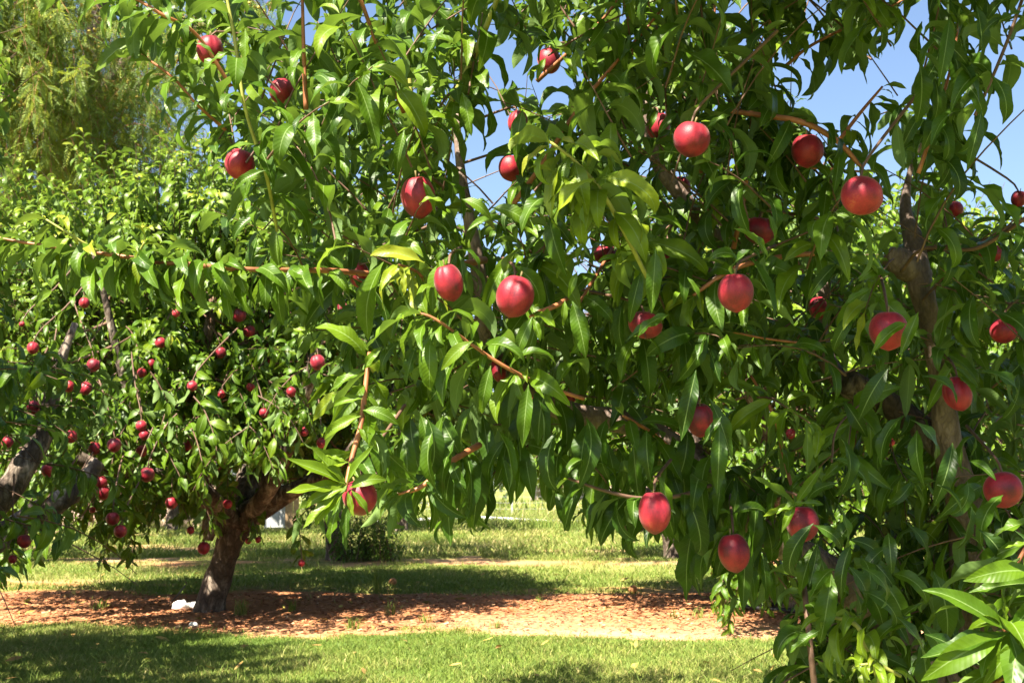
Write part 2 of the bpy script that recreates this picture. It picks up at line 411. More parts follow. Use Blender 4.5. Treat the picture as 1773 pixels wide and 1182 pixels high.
GOLD = 2.39996
def rnd_dir(r):
    while True:
        v = Vector((r.uniform(-1, 1), r.uniform(-1, 1), r.uniform(-1, 1)))
        if 0.05 < v.length < 1: return v.normalized()
def leaves_on_path(L, path, r, n, size, t0=0.1, tint=0.25, young=0.5, droop=1.0, both=True):
    """alternate leaves along a shoot; path list of Vectors"""
    m = len(path); ph = r.uniform(0, 6.28)
    for i in range(n):
        t = t0 + (1 - t0) * (i + r.uniform(-0.3, 0.3)) / max(1, n - 1); t = min(max(t, 0), 1)
        f = t * (m - 1); j = min(int(f), m - 2); f -= j
        p = path[j].lerp(path[j + 1], f); T = (path[j + 1] - path[j]).normalized()
        A = T.orthogonal().normalized(); B = T.cross(A)
        for rep in range(2 if (both and r.random() < 0.35) else 1):
            a = ph + i * GOLD + rep * r.uniform(0.6, 2.2) + r.uniform(-0.4, 0.4)
            side = A * math.cos(a) + B * math.sin(a)
            tip = max(0.0, (t - 0.72) / 0.28)
            ang = rad(r.uniform(45, 82)) * (1 - 0.55 * tip)
            d = T * math.cos(ang) + side * math.sin(ang)
            d = (d + Vector((0, 0, -r.uniform(0.0, 0.55) * droop * (1 - tip * 0.8)))).normalized()
            u = (T * 0.5 + Vector((0, 0, 0.9)) + rnd_dir(r) * 0.55)
            pitch = math.asin(max(-1, min(1, d.z)))
            curl = max(0.05, (pitch + rad(r.uniform(65, 150))) * (1.0 - 0.45 * tip)) * (0.6 + 0.4 * droop)
            sz = size * r.uniform(0.72, 1.12) * (1 - 0.5 * tip * r.uniform(0.4, 1)) * (0.55 if rep else 1)
            tn = tint + r.gauss(0, 0.09) + young * tip * r.uniform(0.3, 1)
            L.add(p, d, u, sz, pick_variant(curl, r), tn)
def bend_path(p0, d0, length, r, grav=0.0, wob=0.08, n=7):
    P = [Vector(p0)]; d = Vector(d0).normalized()
    for i in range(n - 1):
        d = (d + rnd_dir(r) * wob + Vector((0, 0, grav / n))).normalized()
        P.append(P[-1] + d * (length / (n - 1)))
    return P

ALL = []        # (Leaves, template high, template for the joined mesh, material, parent, nparts, partname)

# ------------------------------------------------------------------ ground
def nz2(x, y, s, o=0.0): return noise.noise(Vector((x * s + o, y * s - o, o * 0.37)))
ROWS = (8.45, 14.5, 21.2)
def mulch_at(x, y):
    e = 0.42 * nz2(x, y, 0.9, 3) + 0.30 * nz2(x, y, 3.1, 9) + 0.14 * nz2(x, y, 9, 5)
    m = 0.0
    lo, hi = 7.05 - 0.19 * min(2.5, max(-2.5, x)) + 0.1, 10.1
    d = min(y - lo, hi - y) + e
    m = max(m, min(1, max(0, d / 0.30 + 0.4)))
    d = min(y - 13.0, 15.1 - y) + e * 2.0 - 0.15
    m = max(m, min(1, max(0, d / 0.5 + 0.4)) * min(1, max(0, 0.55 + 1.5 * nz2(x, y, 0.75, 41) + .8 * nz2(x, y, 2.6, 43))))
    d = min(y - 20.4, 21.9 - y) + e * 2.5 - 0.5
    m = max(m, min(1, max(0, d / 0.6 + 0.3)) * min(.7, max(0, 0.3 + 1.3 * nz2(x, y, 0.6, 47))))
    if 9.3 < y < 20: m = max(m, min(.8, max(0, 1.5 * nz2(x * .55, y, 0.85, 61) + .9 * nz2(x, y, 3.0, 63) - .30)))
    return m
def sand_at(x, y):
    if y < 11:
        s = (7.75 - y) / 0.8 + 0.9 * nz2(x, y, 1.3, 21) + 0.55 * (min(1, max(-1, (x + 1.1) / 1.2)))
        return min(1, max(0, s * 0.7 + 0.1))
    return min(1, max(0, 0.6 + 0.8 * nz2(x, y, 0.8, 31)))
xs = np.concatenate([[-900, -300, -120, -60, -30, -18, -12], np.arange(-9, 9.01, 0.12), [12, 18, 30, 60, 120, 300, 900]])
ys = np.concatenate([[-300, -60, -10, 0, 2, 3.5], np.arange(4.5, 24, 0.10), [25, 27, 30, 34, 40, 50, 70, 110, 200, 400, 1200, 2500]])
def gz(x, y): return 0.025 * nz2(x, y, 0.7, 1) + 0.012 * nz2(x, y, 2.2, 4) if abs(x) < 9.5 and 3 < y < 24.5 else 0.0
GV, GM, GS = [], [], []
for y in ys:
    for x in xs:
        GV.append((x, y, gz(x, y))); GM.append(mulch_at(x, y) if 4 < y < 24 and abs(x) < 12 else 0); GS.append(sand_at(x, y) if 4 < y < 24 else 0)
nx = len(xs)
GF = np.array([(j * nx + i, j * nx + i + 1, (j + 1) * nx + i + 1, (j + 1) * nx + i) for j in range(len(ys) - 1) for i in range(nx - 1)])
g = link('ground', mesh_np('ground', GV, GF, M_ground, True, attrs={'mulch': GM, 'sand': GS}))
tag(g, 'flat orchard floor of grass with bare mulch strips', kind='structure')

# ------------------------------------------------------------------ grass blades and chips
rng = np.random.default_rng(5)
def grass(name, y0, y1, dens, hgt, wid, label, xm=0.62, far_fade=False):
    n = int(dens * (y1 - y0) * (y0 + y1) * xm)
    y = rng.uniform(y0, y1, n * 2); x = rng.uniform(-1, 1, n * 2) * y1 * xm
    ok = np.abs(x) < y * xm + 0.15
    x, y = x[ok], y[ok]
    mu = np.array([mulch_at(a, b) for a, b in zip(x, y)])
    cl = np.array([nz2(a, b, 0.9, 50) for a, b in zip(x, y)]); c2 = np.array([nz2(a, b, 4.0, 70) for a, b in zip(x, y)])
    pr = np.clip(1.0 - mu * 1.15 + 0.10 * np.maximum(0, cl - 0.05) - 0.55 * np.maximum(0, c2) - np.where(y > 9, 0.9, 0.2) * np.maximum(0, cl + 0.08), 0.004, 1)
    k = rng.random(len(x)) < pr
    x, y, mu, cl, c2 = x[k], y[k], mu[k], cl[k], c2[k]; n = len(x)
    h = hgt * rng.uniform(0.45, 1.25, n) * (1 + 0.5 * c2 + 0.3 * cl) * np.where(rng.random(n) < 0.02, 2.0, 1)
    a = rng.uniform(0, 2 * np.pi, n); w = wid * rng.uniform(0.6, 1.3, n)
    le = h * rng.uniform(0.2, 1.4, n); la = rng.uniform(0, 2 * np.pi, n)
    z = np.array([gz(p, q) for p, q in zip(x, y)]) - 0.004
    wx, wy = np.cos(a) * w / 2, np.sin(a) * w / 2; lx, ly = np.cos(la) * le, np.sin(la) * le
    V = np.empty((n, 5, 3))
    V[:, 0] = np.stack([x - wx, y - wy, z], 1); V[:, 1] = np.stack([x + wx, y + wy, z], 1)
    V[:, 2] = np.stack([x + wx * .75 + lx * .35, y + wy * .75 + ly * .35, z + h * .6], 1)
    V[:, 3] = np.stack([x - wx * .75 + lx * .35, y - wy * .75 + ly * .35, z + h * .6], 1)
    V[:, 4] = np.stack([x + lx, y + ly, z + h], 1)
    b = np.arange(n)[:, None] * 5
    Fq = np.concatenate([b + np.array([[0, 1, 2]]), b + np.array([[0, 2, 3]]), b + np.array([[3, 2, 4]])], 0)
    dry = 0.47 + 0.35 * cl + 0.25 * c2 + rng.normal(0, 0.16, n) + 0.25 * mu + np.where(y > 9, 0.14, 0.05) + np.where(y > 16, 0.06, 0)
    t = np.repeat(np.clip(dry, 0, 1), 5)
    o = link(name, mesh_np(name, V.reshape(-1, 3), Fq, M_grass, False, t)); tag(o, label, 'grass', kind='stuff')
    return n
ng = grass('grass', 4.3, 7.9, 9500, 0.030, 0.0050, 'short green lawn grass in the strip nearest the camera')
ng += grass('grass', 8.9, 15.5, 1500, 0.038, 0.008, 'sunlit yellowing grass growing between the first two tree rows')
ng += grass('grass', 15.0, 24, 430, 0.07, 0.016, 'patchy grass around the second row of trees')
ng += grass('grass', 24, 34, 240, 0.22, 0.020, 'longer rough grass along the far wire fence')
ng += grass('grass', 34, 60, 25, 0.20, 0.07, 'pale open field grass beyond the wire fence')
def chips():
    n = 27000
    y = rng.uniform(6.6, 9.9, n); x = rng.uniform(-1, 1, n) * 5.2
    m = np.array([mulch_at(a, b) for a, b in zip(x, y)]); s = np.array([sand_at(a, b) for a, b in zip(x, y)])
    k = rng.random(n) < m * (1 - 0.75 * s); x, y = x[k], y[k]; n = len(x)
    a = rng.uniform(0, 6.28, n); L = rng.uniform(0.006, 0.022, n); W = rng.uniform(0.003, 0.008, n); ti = rng.uniform(-0.5, 0.5, n)
    z = np.array([gz(p, q) for p, q in zip(x, y)]) + rng.uniform(0.003, 0.014, n)
    dx, dy = np.cos(a), np.sin(a)
    V = np.empty((n, 4, 3))
    for i, (s1, s2) in enumerate(((-1, -1), (1, -1), (1, 1), (-1, 1))):
        V[:, i] = np.stack([x + s1 * L * dx - s2 * W * dy, y + s1 * L * dy + s2 * W * dx, z + s1 * L * ti * 0.5 + s2 * W * ti], 1)
    Fq = np.arange(n * 4).reshape(-1, 4)
    t = np.repeat(np.clip(rng.normal(0.5, 0.25, n), 0, 1), 4)
    o = link('bark_mulch', mesh_np('bark_mulch', V.reshape(-1, 3), Fq, M_chip, False, t)); tag(o, 'reddish bark chips scattered over the mulch strip', 'mulch', kind='stuff')
chips()

# ------------------------------------------------------------------ foreground peach tree
NEAR_POLY = [(232, -200), (215, 40), (262, 190), (300, 250), (360, 330), (395, 440), (425, 520), (470, 555), (560, 575), (520, 620), (590, 700), (600, 780), (600, 930), (655, 905), (690, 915),
             (780, 930), (800, 905), (860, 850), (905, 860), (960, 855), (1000, 930), (1060, 950), (1150, 930), (1180, 945), (1215, 1010), (1265, 1050), (1300, 990), (1330, 1010), (1380, 1060), (1395, 1190), (1400, 1500), (2300, 1500), (2300, -200)]
SKY_HOLES = [[(805, 205), (850, 175), (878, 215), (885, 270), (868, 300), (866, 345), (822, 350), (812, 300)],
             [(836, 60), (880, 30), (885, 130), (850, 150)],
             [(925, 140), (985, 110), (985, 175), (945, 200)],
             [(985, 465), (1020, 465), (1018, 500), (990, 495)],
             [(712, 506), (735, 506), (735, 532), (712, 532)], [(838, 532), (862, 540), (858, 562), (840, 556)],
             [(430, -5), (478, -5), (492, 70), (455, 60)], [(500, 10), (540, 0), (545, 60), (525, 90), (505, 60)],
             [(1400, 60), (1455, 150), (1440, 240), (1385, 150), (1372, 90)],
             [(1455, 150), (1540, 110), (1600, 60), (1620, 100), (1580, 150), (1520, 165), (1495, 235), (1440, 260), (1430, 200)],
             [(1560, -5), (1612, -5), (1610, 60), (1575, 60)], [(1400, -5), (1440, -5), (1430, 60), (1390, 70), (1375, 30)],
             [(1680, 120), (1790, 90), (1790, 210), (1755, 270), (1680, 330), (1660, 250)], [(1690, 300), (1790, 260), (1790, 330), (1740, 345)],
             [(1270, 0), (1300, 0), (1300, 60), (1285, 60)],
             [(620, 0), (650, 0), (650, 20), (625, 25)], [(1500, 260), (1560, 250), (1545, 290), (1505, 300)]]
BACK_SKY = [[(690, -50), (1060, -50), (1060, 300), (1030, 575), (700, 575)], [(1300, -50), (1790, -50), (1790, 360), (1640, 340), (1420, 250)]]

near_tree = empty('peach_tree', (1.22, 3.25, 0.0))
tag(near_tree, 'big near peach tree with large glossy leaves and ripe red fruit', 'tree', 'peach trees of the orchard')
near = Leaves()
rf = random.Random(21)
limb_pts = []
def limb(parent, name, pts, sides=12, rough=0.12, m=M_limb, res=26, store=None):
    """pts: (px, py, depth, width in px)"""
    P = [(*at(p[0], p[1], p[2]), p[3] * p[2] / F / 2) for p in pts]
    S = spline(P, res)
    mb = MB().tube([Vector(s[:3]) for s in S], [max(0.002, s[3]) for s in S], sides, rough, seed=len(limb_pts) * 1.7)
    o = mb.build(name, m, parent)
    if store is not None: store.extend([Vector(s[:3]) for s in S])
    return [Vector(s[:3]) for s in S]
limb(near_tree, 'trunk', [(1775, 1425, 3.3, 150), (1745, 1330, 3.26, 135), (1715, 1230, 3.22, 128), (1690, 1160, 3.2, 130)], 20, 0.10, M_bark, 20, limb_pts)
limb(near_tree, 'limb', [(1700, 1190, 3.2, 110), (1610, 1165, 3.12, 78), (1545, 1100, 3.05, 68), (1470, 1020, 3.0, 60), (1400, 965, 2.98, 54), (1330, 925, 3.0, 52), (1255, 850, 3.02, 48), (1190, 790, 3.05, 46), (1100, 735, 3.08, 44), (990, 715, 3.1, 40), (905, 670, 3.1, 36)], 14, 0.13, M_limb, 60, limb_pts)
limb(near_tree, 'limb', [(915, 680, 3.1, 34), (868, 640, 3.05, 34), (843, 570, 3.0, 32), (830, 480, 2.98, 26), (815, 390, 3.0, 22), (800, 310, 3.02, 17), (792, 220, 3.05, 12), (800, 120, 3.1, 8)], 12, 0.12, M_limb, 40, limb_pts)
limb(near_tree, 'limb', [(1200, 800, 3.06, 38), (1200, 680, 3.15, 22), (1215, 540, 3.25, 22), (1245, 425, 3.3, 26), (1180, 340, 3.3, 26), (1135, 270, 3.3, 24), (1120, 170, 3.3, 14), (1130, 60, 3.3, 8)], 12, 0.12, M_limb, 40, limb_pts)
limb(near_tree, 'limb', [(1695, 1170, 3.2, 100), (1690, 1030, 3.12, 88), (1680, 900, 3.06, 74), (1645, 790, 3.0, 52), (1632, 680, 2.98, 40), (1612, 570, 2.97, 38), (1592, 490, 2.96, 42), (1582, 420, 3.0, 34), (1568, 365, 3.05, 22), (1575, 300, 3.1, 10), (1600, 240, 3.1, 5)], 14, 0.12, M_limb, 60, limb_pts)
limb(near_tree, 'limb', [(1700, 1120, 3.2, 90), (1760, 960, 3.1, 62), (1840, 760, 3.0, 50), (1890, 500, 2.8, 40), (1890, 200, 2.6, 30), (1850, -80, 2.4, 24), (1700, -420, 2.2, 16)], 12, 0.12, M_limb, 40, limb_pts)
limb(near_tree, 'limb', [(1655, 800, 3.02, 44), (1600, 745, 3.1, 44), (1540, 700, 3.14, 46), (1470, 662, 3.1, 46)], 12, 0.12, M_bark, 20, limb_pts)         # sawn stub
limb(near_tree, 'limb', [(1600, 480, 2.98, 38), (1560, 455, 2.95, 50), (1535, 440, 2.95, 30)], 12, 0.15, M_limb, 14, limb_pts)
limb(near_tree, 'limb', [(1480, 690, 3.14, 34), (1430, 620, 3.2, 32), (1420, 540, 3.25, 26), (1440, 430, 3.3, 20), (1450, 300, 3.3, 12)], 10, 0.12, M_limb, 26, limb_pts)

def branch(pts, n, size, t0=0.1, tint=0.25, young=0.5, droop=1.0, m=None, leafy=True, both=True):
    """a visible shoot; pts (px, py, depth, width px) base -> tip"""
    P = limb(near_tree, 'branch', pts, 7, 0.04, m or M_twig_red, max(10, 6 * len(pts)))
    if leafy: leaves_on_path(near, P, rf, int(n * 1.35), size, t0, tint, young, droop, both)
    return P
# upright shoots of the crown top
branch([(700, 195, 2.7, 10), (665, 110, 2.65, 8), (625, 0, 2.6, 7), (600, -90, 2.6, 4)], 16, 0.145)
branch([(770, 200, 2.6, 13), (815, 110, 2.55, 12), (860, 0, 2.5, 9), (890, -90, 2.5, 5)], 17, 0.15, tint=0.3, m=M_twig_green)
branch([(530, 190, 2.6, 9), (526, 90, 2.6, 7), (523, -20, 2.6, 5), (520, -90, 2.6, 4)], 16, 0.14)
branch([(714, 190, 2.8, 9), (706, 100, 2.8, 8), (702, 0, 2.8, 6), (700, -90, 2.8, 4)], 15, 0.14, m=M_twig_green)
branch([(880, 365, 2.7, 10), (935, 290, 2.65, 9), (1000, 190, 2.6, 8), (1065, 110, 2.6, 6), (1135, 30, 2.6, 5), (1180, -40, 2.6, 3)], 26, 0.145, tint=0.3)
branch([(930, 140, 2.8, 9), (985, 90, 2.75, 7), (1055, 20, 2.7, 5), (1085, -40, 2.7, 4)], 14, 0.14, tint=0.3)
branch([(1270, 430, 2.75, 9), (1292, 320, 2.7, 8), (1303, 200, 2.7, 7), (1322, 90, 2.7, 6), (1345, -10, 2.7, 4)], 26, 0.135, tint=0.35, m=M_twig_red)
branch([(1215, 300, 2.9, 9), (1205, 180, 2.9, 8), (1233, 60, 2.9, 6), (1240, -60, 2.9, 4)], 20, 0.14, tint=0.3)
branch([(1360, 115, 2.7, 7), (1400, 82, 2.7, 6), (1465, 48, 2.7, 5), (1545, 10, 2.7, 4), (1590, -15, 2.7, 3)], 18, 0.125, tint=0.45, young=0.3, droop=1.5, m=M_twig_red)
branch([(1330, 60, 2.8, 7), (1370, 22, 2.8, 5), (1400, -20, 2.8, 4)], 10, 0.125, tint=0.45, droop=1.4)
branch([(1455, 240, 2.6, 7), (1490, 195, 2.6, 6), (1528, 150, 2.6, 4)], 12, 0.11, tint=0.5, droop=1.4)
branch([(1590, 300, 2.4, 8), (1620, 210, 2.4, 7), (1648, 110, 2.4, 5), (1660, 40, 2.4, 4)], 16, 0.14, tint=0.12)
branch([(1688, 200, 2.2, 6), (1720, 130, 2.2, 6), (1752, 50, 2.2, 6), (1790, -60, 2.2, 6)], 10, 0.15, tint=0.08, m=M_twig_dark)  # these upper-right shoots carry painted shade in their dark leaf tint
branch([(1560, 470, 2.7, 6), (1600, 430, 2.6, 6), (1690, 430, 2.5, 7), (1780, 375, 2.4, 8)], 12, 0.13, tint=0.1, m=M_twig_dark)
branch([(1245, 190, 2.6, 8), (1320, 200, 2.55, 10), (1390, 212, 2.5, 11), (1450, 245, 2.5, 10), (1492, 290, 2.5, 7)], 16, 0.135, tint=0.25)
branch([(1335, 288, 2.7, 4), (1420, 292, 2.7, 4), (1500, 298, 2.7, 4)], 4, 0.11)
# light green shoot in front
branch([(1120, 480, 2.35, 8), (1085, 410, 2.3, 8), (1040, 330, 2.25, 8), (985, 270, 2.2, 6), (930, 232, 2.2, 4)], 30, 0.135, tint=0.72, young=0.35, m=M_twig_green, droop=1.3)
branch([(1010, 330, 2.25, 6), (960, 300, 2.2, 4)], 4, 0.12, tint=0.75, m=M_twig_green, droop=1.4)
# long branch to the left
branch([(840, 450, 2.95, 13), (700, 474, 2.7, 11), (560, 468, 2.5, 10), (455, 467, 2.4, 9), (390, 464, 2.37, 9), (320, 457, 2.35, 9), (280, 455, 2.35, 8), (240, 448, 2.35, 8), (170, 438, 2.35, 7), (90, 427, 2.35, 6), (0, 412, 2.35, 5), (-60, 390, 2.35, 4)], 85, 0.118, t0=0.15, tint=0.35, young=0.25, droop=1.3)
branch([(170, 436, 2.35, 6), (120, 405, 2.33, 4), (80, 380, 2.33, 3)], 5, 0.10, tint=0.8, m=M_twig_green)
branch([(235, 448, 2.35, 5), (250, 420, 2.33, 4)], 4, 0.09, tint=0.7, m=M_twig_green)
branch([(620, 420, 2.7, 5), (570, 400, 2.7, 4)], 3, 0.12, m=M_twig_dark)
# middle
branch([(1440, 438, 2.6, 9), (1360, 443, 2.55, 9), (1280, 462, 2.5, 9), (1230, 490, 2.5, 8), (1200, 512, 2.5, 6)], 14, 0.125, tint=0.3)
branch([(1010, 690, 2.45, 7), (935, 665, 2.35, 7), (880, 638, 2.3, 7), (830, 606, 2.28, 6), (780, 570, 2.26, 5), (745, 548, 2.25, 5), (715, 540, 2.25, 4)], 22, 0.14, tint=0.4, young=0.3)
branch([(1000, 500, 2.6, 6), (970, 525, 2.4, 9), (935, 540, 2.35, 8), (918, 548, 2.3, 5)], 5, 0.125, tint=0.3)
branch([(1060, 430, 2.7, 5), (1030, 480, 2.6, 6), (990, 545, 2.4, 5)], 6, 0.12, tint=0.35)
branch([(640, 610, 2.35, 8), (634, 660, 2.33, 9), (625, 735, 2.3, 10), (610, 790, 2.28, 9), (597, 850, 2.25, 7)], 13, 0.125, tint=0.42, young=0.2, droop=0.6)
branch([(750, 500, 2.5, 7), (720, 470, 2.4, 6), (690, 458, 2.35, 5)], 9, 0.11, tint=0.85, young=0.2)
branch([(830, 770, 2.6, 12), (780, 800, 2.5, 11), (730, 842, 2.45, 9), (690, 855, 2.45, 5)], 12, 0.14, tint=0.15)
branch([(985, 828, 2.6, 5), (1050, 850, 2.5, 6), (1110, 862, 2.5, 7), (1175, 858, 2.5, 7), (1230, 840, 2.6, 7)][::-1], 12, 0.15, tint=0.12, m=M_twig_dark)  # fringe twig, leaf tint darkened to paint its shade
branch([(1190, 800, 2.9, 9), (1130, 750, 2.75, 7), (1080, 720, 2.6, 5)], 9, 0.14, tint=0.2)
branch([(1300, 650, 2.8, 5), (1340, 720, 2.75, 6), (1355, 780, 2.75, 7), (1375, 860, 2.6, 6)], 7, 0.11, tint=0.3)
branch([(1195, 660, 2.9, 8), (1190, 560, 2.85, 9), (1180, 480, 2.8, 6)], 10, 0.14, tint=0.22, m=M_twig_dark)
branch([(1500, 690, 2.7, 3), (1450, 740, 2.6, 4), (1440, 800, 2.55, 4)], 0, 0.1, m=M_twig_dark, leafy=False)
branch([(1250, 570, 2.7, 4), (1320, 585, 2.7, 4), (1400, 595, 2.7, 5)], 3, 0.1, m=M_twig_red)
# lower right
branch([(1415, 1230, 2.55, 12), (1405, 1140, 2.55, 11), (1395, 1040, 2.6, 10), (1385, 960, 2.7, 8)], 12, 0.125, tint=0.25, m=M_twig_dark)
branch([(1540, 1230, 2.3, 8), (1500, 1120, 2.3, 9), (1480, 1080, 2.3, 8), (1430, 1065, 2.3, 5)], 12, 0.105, tint=0.55, young=0.3, m=M_twig_green, droop=0.7)
branch([(1560, 1170, 2.2, 6), (1520, 1150, 2.2, 6), (1490, 1150, 2.2, 4)], 9, 0.085, tint=0.65, young=0.3, m=M_twig_green, droop=0.7)
branch([(1860, 1010, 2.0, 14), (1800, 1070, 2.0, 13), (1755, 1098, 2.0, 10), (1735, 1085, 2.0, 6)], 10, 0.165, tint=0.42, young=0.25, droop=0.7)
branch([(1850, 870, 2.1, 10), (1790, 930, 2.1, 9), (1755, 985, 2.1, 6)], 8, 0.16, tint=0.40, young=0.25, droop=0.8)
branch([(1830, 1190, 2.0, 10), (1760, 1170, 2.0, 8), (1700, 1190, 2.0, 6)], 8, 0.15, tint=0.4, droop=0.8)
# tip over the pepper tree, upper left
branch([(400, 150, 2.5, 7), (340, 60, 2.45, 6), (280, 25, 2.4, 6), (215, -10, 2.4, 5), (120, -30, 2.4, 4)], 16, 0.125, tint=0.3, droop=1.1)
branch([(390, 225, 2.5, 6), (340, 180, 2.45, 5), (300, 135, 2.45, 5), (245, 95, 2.45, 4)], 13, 0.115, tint=0.4, droop=1.0)
branch([(480, 400, 2.6, 6), (460, 300, 2.5, 7), (425, 190, 2.45, 6), (405, 60, 2.45, 6), (385, -40, 2.45, 4)], 20, 0.13, tint=0.35, m=M_twig_green)
NBR = len(near.p)

# fill of the crown
near_twigs = MB()
OPEN = [(-50, 1000), (480, 1000), (480, 900), (520, 960), (660, 985), (690, 945), (820, 960), (860, 880), (930, 870), (990, 940), (1060, 985), (1170, 965), (1215, 1060), (1300, 1080), (1350, 1075), (1370, 1190), (-50, 1190)]
LEFT = [(-100, 520), (400, 520), (470, 600), (510, 700), (500, 1000), (-100, 1000)]
LEFT2 = [(-100, 40), (200, 60), (250, 230), (340, 360), (380, 400), (-100, 370)]
def in_open(P):
    for q in (P[-1], P[len(P) // 2]):
        x, y, _ = proj(q)
        if any(inpoly(x, y + 40, h) for h in (OPEN, LEFT, LEFT2)) or any(inpoly(x, y, h) for h in SKY_HOLES): return True
    return False
def fill_shoot(L, tw, p, d, r, length, n, size, tint, young, droop, grav, rad0=0.0028, ok=None):
    P = bend_path(p, d, length, r, grav)
    if ok and not ok(P): return
    tw.tube(P, [rad0 * (1 - 0.6 * i / (len(P) - 1)) for i in range(len(P))], 4, cap=False)
    leaves_on_path(L, P, r, n, size, 0.05, tint, young, droop)
cnt = 0
while cnt < 620:
    px, py = rf.uniform(220, 1850), rf.uniform(-60, 1190)
    if not inpoly(px, py, NEAR_POLY): continue
    if any(inpoly(px, py, h) for h in SKY_HOLES): continue
    if px > 1640 and py < 360 and rf.random() < 0.6: continue
    if px < 470 and py > 300 and rf.random() < 0.7: continue
    if 1240 < px < 1570 and 540 < py < 920 and rf.random() < 0.45: continue
    if py < 260 and rf.random() < 0.15: continue
    dep = 2.38 + 0.42 * max(0, min(1, (py - 420) / 350)) + 1.2 * rf.random()
    p = at(px, py, dep)
    upb = 1.0 if py < 420 else (0.35 if py < 700 else -0.35)
    d = Vector((rf.uniform(-1, 1) - 0.15, rf.uniform(-1.1, 0.5), upb + rf.uniform(-0.5, 0.5)))
    lit = 0.10 + 0.46 * rf.random()  # leaf tint, varied at random
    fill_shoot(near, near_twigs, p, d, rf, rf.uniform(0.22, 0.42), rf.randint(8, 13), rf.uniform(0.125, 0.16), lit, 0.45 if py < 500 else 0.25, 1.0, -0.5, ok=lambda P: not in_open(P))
    cnt += 1
NFILL = len(near.p)
cnt = 0
while cnt < 170:                                                           # far side of the near crown, in its own shade
    px, py = rf.uniform(520, 1800), rf.uniform(120, 900)
    if not inpoly(px, py, NEAR_POLY) or any(inpoly(px, py, h) for h in SKY_HOLES): continue
    if 1240 < px < 1600 and 540 < py < 920: continue
    if py > 700 and px < 1200: continue
    p = at(px, py, rf.uniform(3.6, 4.6)); cnt += 1
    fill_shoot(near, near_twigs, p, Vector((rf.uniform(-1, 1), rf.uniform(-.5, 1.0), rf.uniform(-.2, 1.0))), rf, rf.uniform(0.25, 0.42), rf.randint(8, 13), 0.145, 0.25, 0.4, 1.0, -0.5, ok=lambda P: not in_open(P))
# crown above the frame on the right, over the trunk, that shades the right of the tree
cnt = 0
while cnt < 640:
    y = rf.uniform(1.5, 3.6); x = rf.uniform(-0.22 if y < 2.1 else 0.1, 2.2)
    if y > 2.3 and x < 0.55 + 0.25 * (y - 2.3): continue
    z = CAM_Z + 0.43 * y + 0.19 + rf.uniform(0, 0.6)
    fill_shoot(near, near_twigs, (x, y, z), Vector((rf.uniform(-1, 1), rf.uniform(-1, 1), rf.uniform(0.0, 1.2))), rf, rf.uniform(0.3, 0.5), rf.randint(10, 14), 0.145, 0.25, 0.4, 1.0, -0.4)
    cnt += 1
cnt = 0
while cnt < 70:                                                            # the side of the crown beyond the right edge of the frame
    y = rf.uniform(2.4, 4.4); x = 0.45 * y + rf.uniform(0.15, 1.2); z = rf.uniform(0.6, 1.9)
    fill_shoot(near, near_twigs, (x, y, z), Vector((rf.uniform(-.3, 1), rf.uniform(-1, 1), rf.uniform(-0.4, 1.0))), rf, rf.uniform(0.3, 0.5), rf.randint(10, 14), 0.145, 0.25, 0.4, 1.0, -0.4)
    cnt += 1

# ------------------------------------------------------------------ peaches
def peach_mesh(seed):
    r = random.Random(seed); nu, nv = 40, 20; V = []; Fq = []
    dep = r.uniform(0.08, 0.13); lop = r.uniform(-0.05, 0.05)
    for i in range(nv + 1):
        th = math.pi * i / nv; s, c = math.sin(th), math.cos(th)
        for j in range(nu):
            ph = 2 * math.pi * j / nu
            dphi = min(ph, 2 * math.pi - ph)
            q = 1 - dep * math.exp(-(dphi / 0.14) ** 2) * (0.35 + 0.65 * max(0, c * 0.6 + 0.4)) * min(1, s * 1.6)
            q += 0.03 * math.exp(-((dphi - 0.55) / 0.35) ** 2) * s
            q += lop * math.cos(ph) * s
            top = math.exp(-(th / 0.30) ** 2); bot = math.exp(-((math.pi - th) / 0.16) ** 2)
            x = math.cos(ph) * s * q; y = math.sin(ph) * s * q
            z = c * (1.0 if c > 0 else 1.03) - 0.24 * top + (-0.05 * bot)
            V.append((x, y, z))
    for i in range(nv):
        for j in range(nu):
            a = i * nu + j; b = i * nu + (j + 1) % nu
            Fq.append((a, a + nu, b + nu, b))
    return mesh_np('peach_flesh', V, np.array(Fq), M_peach, True)
PM = [peach_mesh(i) for i in range(5)]
def stem_mesh():
    return mesh_np('stem', *(lambda m: (m.v, m.f))(MB().tube([(0, 0, 0.72), (0.02, 0.01, 0.95), (0.06, 0.03, 1.2)], [0.07, 0.055, 0.06], 6)), M_stem, True)
SM = stem_mesh()
CARVE = []     # (px, py, radius px, depth) of peaches to keep clear of nearer leaves
LITP = []
def peach(px, py, w, h, dep, label, group, clear=0.8, lit=True, r=rf, face=None):
    p = at(px, py, dep); a = w * dep / F / 2; b = h * dep / F / 2
    root = empty('peach', p)
    tag(root, label, 'peach', group)
    root.rotation_euler = (r.uniform(-0.35, 0.35), r.uniform(-0.3, 0.3), face if face is not None else r.gauss(-1.57, 0.75))
    o = bpy.data.objects.new('flesh', PM[r.randrange(5)]); C.objects.link(o); o.parent = root; o.scale = (a, a, b)
    s = bpy.data.objects.new('stem', SM); C.objects.link(s); s.parent = root; s.scale = (a, a, b)
    CARVE.append((px, py, max(w, h) / 2 * clear, dep))
    if lit: LITP.append((p, a, 1.3))
    return p + Vector((0, 0, b * 1.05))
G1 = 'ripe peaches hanging on the near tree'
